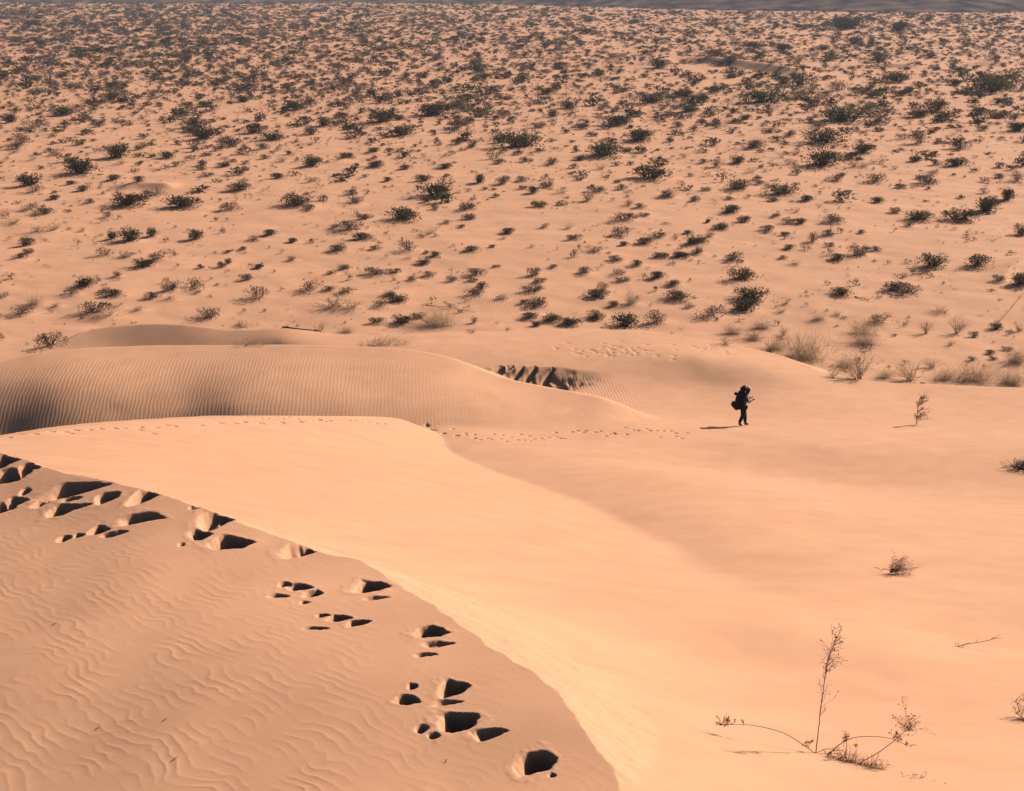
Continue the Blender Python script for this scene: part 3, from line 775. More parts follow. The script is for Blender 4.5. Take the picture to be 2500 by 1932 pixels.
# (view region, x, foot y, width, height, kind[, short name]); regions are crops of the view, scale 2.4267 a pixel
ORI = {1: (0, 0), 2: (800, 0), 3: (1600, 0), 4: (0, 350), 5: (800, 350), 6: (1600, 350)}
S = """
4 480 195 200 100 g wide creosote bush near the left edge|4 695 98 130 95 g tall bush on the left|4 175 262 120 80 g dark domed bush at the left edge|4 755 385 190 75 g flat bush below the shaded bank
4 1085 393 190 65 g low bush with pale tips|4 1765 385 170 85 g spiky bush in the left half|4 1420 293 120 60 g|4 1360 410 100 60 s round grey shrub on the left|4 1835 148 130 70 g|4 990 98 90 50 g
4 675 228 75 42 g|4 1200 138 60 38 s|4 1332 147 75 38 g small yellowish bush|4 1455 167 50 34 s|4 1580 98 60 35 s|4 1555 42 70 45 s|4 815 236 60 45 s|4 485 292 75 45 s
4 320 338 60 32 s|4 205 303 110 50 b|4 165 407 100 55 b|4 275 428 110 55 s|4 540 362 60 32 s|4 655 447 75 45 b|4 910 325 120 42 s|4 1830 403 80 42 s|4 1650 217 80 42 s
4 670 577 60 62 g|4 780 592 120 90 g forked bush in the left half|4 900 562 70 62 g|4 1160 582 80 70 g|4 160 617 75 62 g|4 165 662 60 38 s|4 110 697 90 42 s|4 620 678 90 62 b|4 745 687 90 34 b
4 860 745 120 60 g|4 930 705 110 70 b big two-headed bush|4 1510 583 90 42 b|4 1605 552 80 45 s|4 1735 593 60 36 s|4 1350 657 50 27 s|4 1435 637 60 22 s|4 1730 702 60 36 b|4 1535 747 60 34 s
4 1320 743 60 42 s|4 1352 722 50 40 s|4 1195 748 50 32 s|4 700 797 55 40 b|4 505 862 125 65 g spiky bush near the dune foot|4 410 915 110 50 b|4 610 898 80 40 s|4 685 918 100 45 s|4 915 928 100 52 s
4 1015 888 90 64 s|4 1130 883 160 46 b|4 1465 823 75 48 s|4 1530 935 130 95 b tall brown bush in the left half|4 1830 893 150 54 b|4 1950 883 90 45 s|4 2040 898 100 32 b|4 1980 1000 180 62 k
4 2080 1000 150 62 d|4 1245 1060 150 78 b brown bush beside the dune edge|4 560 1030 160 84 s wide soft grey shrub|4 700 985 90 42 d|4 340 980 60 36 d|4 120 1040 140 42 b|4 200 975 110 75 t
4 830 1008 90 44 d|4 1450 1098 90 42 k|4 1910 1110 50 60 d|4 20 925 60 44 b|4 30 425 80 34 d|4 85 490 100 42 d|4 210 545 120 52 d|4 310 535 90 62 d|4 490 530 50 40 d|4 720 135 90 40 d
4 195 107 50 42 d|4 325 80 90 40 b|4 95 45 90 50 s|4 825 44 60 32 s|4 905 22 60 28 s|4 1850 240 80 42 b|4 1680 118 80 44 d|4 1230 203 70 24 s|4 300 1214 150 84 s dark shrub half buried behind the far dune
4 1470 1200 160 50 x pale grass tuft on the dune crest|4 430 250 60 30 s|4 640 1055 180 50 d|4 1160 900 60 30 b|4 1000 940 80 40 d|4 1420 1085 50 40 d
5 280 150 110 50 g|5 270 60 80 32 g|5 450 162 75 38 s|5 650 328 190 105 g big spiky bush in the middle|5 575 232 90 50 g|5 895 245 70 62 g|5 1040 252 90 62 s|5 1150 235 80 42 s|5 985 102 90 62 b
5 1015 128 75 36 s|5 1185 115 80 36 s|5 1325 134 80 46 s|5 1487 108 70 36 s|5 1640 90 220 62 g long flat bush in the middle|5 1765 54 70 30 g|5 1900 228 210 95 g big leaning bush right of the middle|5 1620 160 90 42 d|5 690 155 80 32 s
5 360 230 50 32 s|5 150 315 90 42 s|5 170 368 110 50 b|5 450 470 200 74 g wide bush left of the ripple patch|5 215 462 90 42 s|5 130 528 150 42 s|5 40 515 80 36 s|5 215 582 110 46 s|5 60 648 110 52 s|5 635 396 50 36 s
5 710 480 60 32 b|5 840 402 110 46 s|5 835 464 100 36 s|5 790 505 50 27 s|5 1250 388 95 48 g dark bush beside the ripple patch|5 1215 303 60 52 g|5 1300 268 80 42 s|5 1160 275 50 28 s|5 1390 302 70 50 d|5 1540 350 70 62 b
5 1600 298 110 42 s|5 1740 282 70 40 s|5 1770 378 80 42 b|5 1850 390 70 36 s|5 2005 328 90 64 b|5 1750 470 140 48 s|5 1870 440 70 30 s|5 1490 228 60 26 s|5 1720 240 50 26 s|5 1065 540 80 42 s
5 1045 572 40 30 d|5 970 625 50 20 s|5 490 648 130 84 b round brown bush left of the ripple patch|5 480 692 60 32 d|5 845 648 90 46 s|5 640 678 70 42 s|5 560 727 80 36 s|5 280 640 70 32 s|5 600 550 90 32 d|5 290 792 120 58 s
5 390 786 90 36 s|5 510 826 80 36 s|5 600 800 80 42 s|5 105 758 80 36 s|5 30 780 60 26 s|5 735 826 60 46 s|5 880 795 110 60 s|5 850 830 70 32 s|5 915 885 100 62 s|5 1225 797 80 60 s|5 1250 833 80 42 s
5 1220 896 120 58 s|5 1530 788 110 52 s|5 1285 508 60 36 b|5 1420 515 60 42 d|5 1455 580 90 46 s|5 1730 556 90 62 s|5 1955 568 90 46 s|5 1870 606 110 46 s|5 1760 612 50 32 s|5 2140 542 50 27 s
5 2160 606 70 50 g|5 1580 655 100 42 b|5 1715 708 90 36 s|5 1825 733 90 50 s|5 1980 684 80 42 s|5 2100 686 90 50 s|5 1960 808 90 52 s|5 2050 856 90 46 b|5 1730 788 90 42 b|5 1745 832 80 22 s
5 1590 922 130 62 s|5 1640 880 80 60 b|5 1335 745 60 26 s|5 1210 622 40 30 d|5 415 956 110 64 g dark green bush above the tan brush|5 360 915 80 32 g|5 330 986 120 36 b|5 450 1080 115 64 g|5 535 1052 80 46 g
5 670 1106 270 95 t big tan brush at the dune edge|5 295 1076 90 50 s|5 870 1074 50 46 b|5 1195 1050 110 46 s|5 1235 1090 60 38 g|5 1330 1066 110 58 g|5 1430 1090 120 62 g|5 1590 1052 120 48 g|5 1760 1100 180 60 s dark low shrub at the dune edge
5 1960 1080 130 90 b|5 2070 940 140 50 g|5 1700 978 70 42 s|5 1800 970 100 84 t|5 1250 983 130 52 s|5 1170 956 70 32 s|5 1020 936 80 42 b|5 120 1130 90 42 t|5 320 1205 260 74 x big straw grass tuft on the crest
5 890 916 120 27 b|5 1060 1112 60 26 d|5 860 1125 60 22 d|5 580 660 40 25 s|5 1000 740 50 16 s
6 575 38 120 45 g|6 1215 66 140 64 g|6 970 150 200 115 g tallest bush on the right|6 805 134 80 42 b|6 490 125 80 52 g|6 355 148 70 62 b|6 285 120 60 32 s|6 565 182 90 52 d|6 650 178 60 42 d|6 1175 156 110 52 d
6 1240 150 80 36 d|6 1540 115 90 38 g|6 1795 146 130 54 g|6 1660 136 60 42 s|6 1420 158 50 32 d|6 1620 252 130 52 s|6 1620 200 90 46 b|6 1070 232 90 48 s|6 1300 238 130 62 b|6 490 286 150 64 g
6 755 316 170 68 g broad bush right of the middle|6 615 250 70 32 s|6 705 353 70 32 s|6 900 348 80 42 s|6 70 326 100 52 b|6 225 350 60 42 s|6 295 288 60 26 s|6 440 338 50 26 s|6 435 422 120 54 g oval bush right of the middle
6 520 474 70 48 g|6 1315 358 70 44 g|6 1415 420 60 42 s|6 1565 466 140 60 g|6 1500 500 70 42 b|6 1800 472 175 70 g left half of the long double bush|6 1945 420 150 100 g right half of the long double bush|6 2085 346 90 76 g
6 2040 212 60 32 s|6 2140 236 90 62 b|6 1060 480 125 54 s dark domed shrub on the right|6 860 486 65 42 g|6 785 482 70 42 s|6 710 443 60 27 s|6 835 416 50 38 d|6 380 521 95 48 g|6 310 474 30 26 g|6 330 564 70 42 b
6 245 604 110 58 g|6 660 530 90 46 s|6 770 552 50 28 g|6 930 596 90 72 b|6 1030 558 80 42 s|6 1225 545 60 32 s|6 785 636 70 36 s|6 1040 620 60 32 s|6 1210 678 120 68 s|6 1320 644 60 34 s|6 1090 698 90 38 s
6 450 706 110 64 s|6 495 714 50 26 s|6 755 692 50 27 s|6 820 728 80 38 d|6 500 824 155 88 g heart shaped bush above the walker|6 165 688 90 42 s|6 240 666 80 50 s|6 40 688 90 42 s|6 105 856 80 46 s
6 1650 746 130 88 g round bush upper right of the walker|6 1600 786 90 38 b|6 1900 740 130 84 s|6 2040 824 70 42 s|6 2160 852 110 84 g|6 2165 550 70 72 g|6 1410 888 120 68 g|6 1515 904 150 74 b broad olive shrub on the right
6 1100 914 120 56 g|6 560 950 170 90 g upper of the stacked pair of bushes|6 510 1006 170 60 g lower of the stacked pair of bushes|6 300 1046 190 72 b|6 780 962 60 52 d|6 190 990 80 42 b|6 1320 1075 110 72 b|6 1240 1146 170 56 t
6 1690 1018 110 42 d|6 900 1300 300 175 t huge wispy brush upper right of the walker|6 590 1176 130 64 t|6 470 1140 120 74 t|6 760 1146 90 64 d|6 1210 1405 210 190 d wispy brush with an arched stem|6 1510 1418 190 130 d brown brush on the dune edge
6 1640 1340 120 72 d|6 1780 1138 110 110 d|6 1600 1138 90 84 d|6 1890 1155 60 38 s|6 2010 1106 70 50 g|6 2130 1306 150 90 t|6 1980 1252 60 32 s|6 2080 1234 60 27 s|6 1745 1204 70 27 d|6 740 1016 70 42 d
6 1250 1205 180 50 t|6 1120 1330 150 60 t|6 700 1230 150 60 t|6 1350 1400 120 60 t|6 1700 1415 150 50 t|6 420 1200 110 40 d|6 980 1060 90 50 t|6 1860 1424 240 50 t|6 2100 1440 200 70 t|6 1080 1030 60 40 d|6 640 1110 130 70 t|6 1050 1390 80 50 d|6 1880 1290 60 25 b|6 2000 1285 50 20 s|6 2150 1120 60 60 d
1 400 690 145 52 g|1 200 768 140 52 b|1 475 868 80 42 s|1 135 866 150 62 b|1 585 760 80 42 s|1 1200 834 150 58 g round bush high on the left|1 1150 766 130 72 s|1 1510 800 120 62 g|1 1610 838 130 48 g
1 1380 880 160 52 s|1 1780 660 150 44 g|1 1440 612 90 48 g|1 1220 638 90 38 g|1 1850 806 100 62 s|1 1920 754 90 58 g|1 650 608 180 52 s|1 1010 214 60 24 g|1 680 520 90 36 g|1 60 735 80 52 g|1 850 880 90 40 b
2 460 814 165 74 g dark bush high in the middle|2 330 736 200 74 g|2 80 706 80 42 g|2 620 697 200 64 g|2 760 772 140 74 b|2 770 862 80 48 s|2 790 655 150 58 s|2 930 575 180 54 s|2 1040 694 90 44 s|2 1150 886 230 115 g great dark bush above the middle
2 1030 856 90 54 g|2 1250 764 80 44 s|2 1290 564 110 48 g|2 1430 650 110 54 g|2 1345 704 100 42 s|2 1700 760 170 54 g|2 1830 850 180 74 g|2 1920 620 160 58 g|2 2110 580 110 44 s|2 2150 670 100 44 g|2 1960 410 120 64 g|2 890 436 80 62 g
3 1440 496 160 64 g lone dark bush high on the right|3 440 390 90 48 s|3 600 290 90 38 g|3 740 305 110 38 g|3 1050 360 110 58 g|3 1330 376 100 74 g|3 835 386 80 62 b|3 660 622 220 74 g|3 1650 666 130 76 g rounded black-green bush high on the right|3 1560 706 130 48 g
3 1130 742 270 56 g long dark bush high on the right|3 980 862 200 76 g peaked bush high on the right|3 1910 686 90 48 g|3 2010 706 120 42 g|3 1960 560 250 62 g long green bush by the right edge|3 2010 500 110 54 g|3 1565 860 90 84 b|3 1470 830 80 44 b|3 1820 890 120 70 s
3 220 670 120 44 s|3 165 585 110 44 g|3 120 655 60 38 s|3 790 814 80 42 s|3 530 715 70 38 g|3 140 760 70 38 s|3 1100 546 140 60 b|3 850 516 140 90 s|3 760 506 100 52 s|3 2130 786 130 52 g|3 1940 780 70 38 s
3 1280 650 90 40 b|3 1450 575 90 40 g|3 1780 510 90 40 g|3 1000 300 60 30 g|3 1620 130 60 34 g|3 1130 180 200 40 g|3 1430 190 140 40 g|3 1170 270 110 50 s|3 2060 130 60 24 g
"""
rows = []
for part in S.replace("\n", "|").split("|"):
    q = part.split()
    if len(q) < 6: continue
    ox, oy = ORI[int(q[0])]
    k = 2.4267
    rows.append([ox + float(q[1]) / k, oy + float(q[2]) / k, float(q[3]) / k, float(q[4]) / k, q[5], " ".join(q[6:])])

def link_empty(name, loc, rz, scale):
    o = bpy.data.objects.new(name, None); scene.collection.objects.link(o)
    o.location = loc; o.rotation_euler = (0, 0, rz); o.scale = scale
    o.empty_display_size = .2
    return o

MOUNDS = []
def place(kind, px, py, w, h, label, rnd):
    q = sight(px, py)
    x, y, z, t, s = q
    c = math.sqrt(max(0, 1 - s * s))
    W_ = w * t / FPX * 1.12
    depth = W_ * (.9 if kind != 'x' else .35)
    H_ = max(.36 * W_, (h * t / FPX - depth * .42 * s) / c)     # the crown's back rim shows above its own front
    if kind == 'x': H_ = h * t / FPX / c
    y2 = y + depth * .30 if y < 83 or kind == 'x' else y + depth * .38
    x2 = x * y2 / y
    z2 = float(height(np.array([x2]), np.array([y2]), dents=False)[0])
    root = link_empty(KNAME[kind], (x2, y2, z2 - .04 * H_), rnd.uniform(0, 6.28) if kind != 'x' else rnd.uniform(-.1, .1), (W_ * 1.02, (W_ if kind != 'x' else W_ * .8) * 1.02, H_ * .95))
    for nm, me in rnd.choice(KIND[kind]):
        o = bpy.data.objects.new(nm, me); scene.collection.objects.link(o); o.parent = root
        if nm in ('twigs', 'blades', 'dead_blades', 'stems', 'foliage', 'branches'): o["kind"] = "stuff"
    root["label"] = label; root["category"] = KCAT[kind]; root["group"] = KGRP[kind]
    if y2 > 86: MOUNDS.append((x2, y2, W_, .10 + .03 * W_))
    return root

def make_labels(rows):
    named = [(r[0], r[1], r[5], i) for i, r in enumerate(rows) if r[5]] + [(1815, 1000, "walker", -1), (1235, 690, "lower end of the ripple patch", -2), (1240, 500, "upper end of the ripple patch", -3), (1310, 905, "dark hollow", -4)]
    def size(w, y):
        m = w / (y + 80) * 540
        return "tiny" if m < 26 else "small" if m < 40 else "" if m < 62 else "large"
    def way(dx, dy):
        a = math.degrees(math.atan2(-dy, dx)) % 360
        return ["right of", "upper right of", "above", "upper left of", "left of", "lower left of", "below", "lower right of"][int((a + 22.5) // 45) % 8]
    ordn = ["nearest", "second", "third", "fourth", "fifth", "sixth", "seventh", "eighth", "ninth", "tenth", "eleventh", "twelfth"]
    lab = [None] * len(rows); buckets = {}
    for i, r in enumerate(rows):
        if r[5]: continue
        best = min(named, key=lambda n: math.hypot(n[0] - r[0], 1.6 * (n[1] - r[1])))
        key = (size(r[2], r[1]), r[4], best[2], way(r[0] - best[0], r[1] - best[1]))
        buckets.setdefault(key, []).append((math.hypot(r[0] - best[0], r[1] - best[1]), i))
    for (sz, k, nm, wy), L in buckets.items():
        nm = nm.replace(' on the ', ' on ').replace('of the', 'of')
        L.sort()
        for n, (_, i) in enumerate(L):
            o = ("" if len(L) == 1 else ordn[n] + " ")
            lab[i] = f"{o}{sz + ' ' if sz else ''}{KLAB[k]} {wy} the {nm}"
            if len(lab[i].split()) > 16: lab[i] = lab[i].replace('dark green creosote bush', 'creosote bush', 1).replace('-', ' ')
    for i, r in enumerate(rows):
        if r[5]:
            lab[i] = NAMED[r[5]] if r[5] in NAMED else f"{r[5]}, {({'g': 'dark olive green', 's': 'dusty grey', 'b': 'brownish', 'd': 'leafless and tan', 'x': 'leaning and pale', 'k': 'dead', 't': 'tan and feathery'})[r[4]]}"
    return lab
NAMED = {}
LAB = make_labels(rows)
_r = random.Random(21)
for r, lb in zip(rows, LAB):
    place(r[4], r[0], r[1], r[2], r[3], lb, _r)
print("shrubs", len(rows), {k: sum(1 for r in rows if r[4] == k) for k in KIND}, "unique", len(set(LAB)), "longest", max(len(l.split()) for l in LAB))

# ------------------------------------------------------------------ everything beyond counting: far scrub and ground litter
def scatter(name, label, src, pts, scl, rot, idx):
    me = bpy.data.meshes.new(name); n = len(pts)
    me.vertices.add(n); me.vertices.foreach_set("co", pts.astype(np.float32).ravel())
    a = me.attributes.new("sc", 'FLOAT_VECTOR', 'POINT'); a.data.foreach_set("vector", scl.astype(np.float32).ravel())
    a = me.attributes.new("rz", 'FLOAT_VECTOR', 'POINT'); a.data.foreach_set("vector", np.stack([rot * 0, rot * 0, rot], -1).astype(np.float32).ravel())
    a = me.attributes.new("ix", 'INT', 'POINT'); a.data.foreach_set("value", idx.astype(np.int32))
    me.update()
    o = bpy.data.objects.new(name, me); scene.collection.objects.link(o)
    col = bpy.data.collections.new(name + "_kinds")
    for i, s in enumerate(src):
        s.name = "%s_kind_%02d" % (name, i); col.objects.link(s)
    ng = bpy.data.node_groups.new(name, 'GeometryNodeTree')
    ng.interface.new_socket("Geometry", in_out='INPUT', socket_type='NodeSocketGeometry')
    ng.interface.new_socket("Geometry", in_out='OUTPUT', socket_type='NodeSocketGeometry')
    N = ng.nodes; L = ng.links
    gi = N.new("NodeGroupInput"); go = N.new("NodeGroupOutput")
    ci = N.new("GeometryNodeCollectionInfo"); ci.inputs[0].default_value = col; ci.inputs[1].default_value = True; ci.inputs[2].default_value = True
    ip = N.new("GeometryNodeInstanceOnPoints"); ip.inputs["Pick Instance"].default_value = True
    def attr(nm, t):
        q = N.new("GeometryNodeInputNamedAttribute"); q.data_type = t; q.inputs[0].default_value = nm
        return next(s for s in q.outputs if s.enabled and s.name == "Attribute")
    L.new(gi.outputs[0], ip.inputs["Points"]); L.new(ci.outputs[0], ip.inputs["Instance"])
    L.new(attr("ix", 'INT'), ip.inputs["Instance Index"]); L.new(attr("rz", 'FLOAT_VECTOR'), ip.inputs["Rotation"]); L.new(attr("sc", 'FLOAT_VECTOR'), ip.inputs["Scale"])
    L.new(ip.outputs[0], go.inputs[0])
    md = o.modifiers.new("instances", 'NODES'); md.node_group = ng
    o["kind"] = "stuff"; o["label"] = label
    return o

def joined(a, b, ma, mb_):
    """one low source plant for the scatter: both pieces in one mesh"""
    n = len(a.v); me = bpy.data.meshes.new("plant")
    me.from_pydata([tuple(q) for q in a.v + b.v], [], a.f + [tuple(i + n for i in f) for f in b.f])
    me.materials.append(ma); me.materials.append(mb_)
    me.polygons.foreach_set("material_index", np.r_[np.zeros(len(a.f), int), np.ones(len(b.f), int)].astype(np.int32)); me.update()
    return bpy.data.objects.new("plant", me)

far_src = []
for s_ in range(4):
    a, b = fitted(clump(700 + s_, 120, 4, 2.3, .1)); far_src.append(joined(a, b, M_DARK, M_GREEN))
for s_ in range(4):
    a, b = fitted(clump(720 + s_, 90, 3, 2.3, .1)); far_src.append(joined(a, b, M_DARK, M_GREY))
for s_ in range(3):
    a, b = fitted(clump(740 + s_, 60, 4, 2.2, .1)); far_src.append(joined(a, b, M_BROWN, M_BROWN))
for s_ in range(3):
    a, b = fitted(dry(760 + s_, 9)); far_src.append(joined(a, b, M_DRY, M_BROWN))

def far_scrub():
    n = 100000
    y = np.sqrt(rng.uniform(128 ** 2, 930 ** 2, n)); x = y * rng.uniform(-.44, .44, n)
    clump = fbm(x / 22, y / 30, 3, 101); big = fbm(x / 70, y / 90, 2, 111)
    left = smooth(.10, -.25, x / y)
    dens = .24 + .42 * smooth(125, 210, y) + .36 * smooth(190, 290, y) * left
    dens = dens + .50 * clump + .2 * big
    dens = dens * np.minimum(1, (290 / y) ** 1.25)
    # bare sandy strips high on the right
    bare = smooth(14, 4, np.abs(y - (300 + 120 * (x / y)))) * smooth(.05, .12, x / y)
    keep = rng.uniform(0, 1, n) < np.clip(dens - .5 * bare, .02, 1)
    hx = np.array([o.location[:2] for o in scene.objects if o.get("category") and o.location[1] > 120])
    x = x[keep]; y = y[keep]
    if len(hx):
        ok = np.ones(len(x), bool)
        for a, b in hx: ok &= (np.abs(x - a) > 1.6) | (np.abs(y - b) > 3.0)
        x = x[ok]; y = y[ok]
    n = len(x)
    w = np.clip(rng.lognormal(math.log(.98), .55, n), .35, 3.4) * (1 + .45 * smooth(250, 600, y))
    w = w * np.where(y < 200, .8, 1)
    h = w * rng.uniform(.28, .5, n) * (1 - .25 * smooth(250, 500, y))
    cls = rng.uniform(0, 1, n)
    idx = np.where(cls < .32, rng.integers(0, 4, n), np.where(cls < .62, rng.integers(4, 8, n), np.where(cls < .90, rng.integers(8, 11, n), rng.integers(11, 14, n))))
    z = height(x, y, dents=False) - .03
    print("far scrub", n)
    for a, b, c in zip(x[y < 220], y[y < 220], w[y < 220]): MOUNDS.append((a, b, c, .08))
    return scatter("desert_scrub", "distant scrub of dark bushes covering the plain up to the hills", far_src, np.stack([x, y, z], -1), np.stack([w, w, h], -1), rng.uniform(0, 6.28, n), idx)
far_scrub()

def litter():
    n = 46000
    y = np.sqrt(rng.uniform(76 ** 2, 260 ** 2, n)); x = y * rng.uniform(-.43, .43, n)
    cl = fbm(x / 6, y / 8, 3, 131)
    strip = np.interp(y, [85, 100, 115, 133], [.0, -.003, -.012, -.008])
    sE, _, _, _ = line_E.near(x, y)
    keep = (rng.uniform(0, 1, n) < .22 + .7 * cl) & (sE > .8) & ~((np.abs(x / y - strip) < .024) & (y > 88) & (y < 135))
    x = x[keep]; y = y[keep]; n = len(x)
    w = np.clip(rng.lognormal(math.log(.33), .5, n), .10, .9); h = w * rng.uniform(.25, .7, n)
    cls = rng.uniform(0, 1, n)
    idx = np.where(cls < .22, rng.integers(0, 4, n), np.where(cls < .50, rng.integers(4, 7, n), rng.integers(7, 10, n)))
    src = []
    for s_ in range(4): a, b = fitted(clump(820 + s_, 60, 3, 2.2)); src.append(joined(a, b, M_DARK, M_GREY))
    for s_ in range(3): a, b = fitted(clump(840 + s_, 40, 4, 2.0)); src.append(joined(a, b, M_BROWN, M_BROWN))
    for s_ in range(3): a, b = dry(860 + s_, 7, 80); src.append(joined(a, b, M_DRY, M_BROWN))
    z = height(x, y, dents=False) - .01
    print("litter", n)
    return scatter("ground_litter", "small dry sprigs and twigs strewn over the sandy plain", src, np.stack([x, y, z], -1), np.stack([w, w, h], -1), rng.uniform(0, 6.28, n), idx)
litter()

# sand gathered round the bushes: low mounds worked into the plain's sheet
def mounds():
    me = pobj.data; n = len(me.vertices)
    co = np.empty(n * 3, np.float32); me.vertices.foreach_get("co", co); co = co.reshape(-1, 3)
    nc = X2.shape[1]; G = co.reshape(-1, nc, 3)
    ys = G[:, 0, 1]; tans = G[0, :, 0] / ys[0]
    for mx_, my_, w, h in MOUNDS:
        r = w * 1.1
        i0, i1 = np.searchsorted(ys, [my_ - r, my_ + r]); j0, j1 = np.searchsorted(tans, [(mx_ - r) / my_, (mx_ + r) / my_])
        if i1 <= i0 or j1 <= j0: continue
        g = G[i0:i1, j0:j1]
        q = ((g[..., 0] - mx_) ** 2 + (g[..., 1] - my_) ** 2) / (w * .55) ** 2
        g[..., 2] += h * .8 * np.exp(-q)
    N_ = normals_of(G[..., 0].astype(float), G[..., 1].astype(float), G[..., 2].astype(float)).reshape(-1, 3)
    me.vertices.foreach_set("co", G.reshape(-1)); me.update()
    me.normals_split_custom_set_from_vertices(N_.astype(np.float32))
mounds()

# ------------------------------------------------------------------ the air
def haze():
    x0, x1, y0, y1, z0, z1 = -6100, 6100, -6100, 6100, -4.2, 62
    v = [(x, y, z) for x in (x0, x1) for y in (y0, y1) for z in (z0, z1)]
    f = [(0, 1, 3, 2), (4, 6, 7, 5), (0, 4, 5, 1), (2, 3, 7, 6), (0, 2, 6, 4), (1, 5, 7, 3)]
    me = bpy.data.meshes.new("haze"); me.from_pydata(v, [], f)
    m = bpy.data.materials.new("air"); m.use_nodes = True; N = m.node_tree.nodes; N.clear()
    out = N.new("ShaderNodeOutputMaterial"); pv = N.new("ShaderNodeVolumePrincipled")
    pv.inputs["Color"].default_value = (.72, .80, 1.0, 1); pv.inputs["Density"].default_value = .00020; pv.inputs["Anisotropy"].default_value = .0
    m.node_tree.links.new(pv.outputs[0], out.inputs["Volume"]); me.materials.append(m)
    o = bpy.data.objects.new("haze", me); scene.collection.objects.link(o); o["kind"] = "stuff"
haze()
# ------------------------------------------------------------------ dry plants standing on the slopes
def W(px, py, y):
    a, c = ray(px, py)
    return Vector((float(a * y), y, float(CAM_Z + c * y)))

def spray(mb, pods, p, d, L, rnd, n=5, r=.002, pod=.006, gen=2):
    """a twig that forks into finer ones with seed pods at their ends"""
    pts = bent(p, d, L, rnd, 3, .22, .03)
    mb.tube(pts, r, r * .6, 3)
    for i in range(n):
        k = rnd.randint(0, 2); q = pts[k].lerp(pts[k + 1], rnd.random())
        dd = ((pts[k + 1] - pts[k]).normalized() + Vector((rnd.gauss(0, .6), rnd.gauss(0, .5), rnd.gauss(.15, .6))))
        if gen > 1: spray(mb, pods, q, dd, L * rnd.uniform(.35, .6), rnd, max(2, n - 2), r * .8, pod, gen - 1)
        else:
            e = bent(q, dd, L * rnd.uniform(.3, .6), rnd, 2, .3)
            mb.tube(e, r * .7, r * .5, 3)
            if rnd.random() < .6: pods.pod(e[-1], pod * rnd.uniform(.6, 1.4))

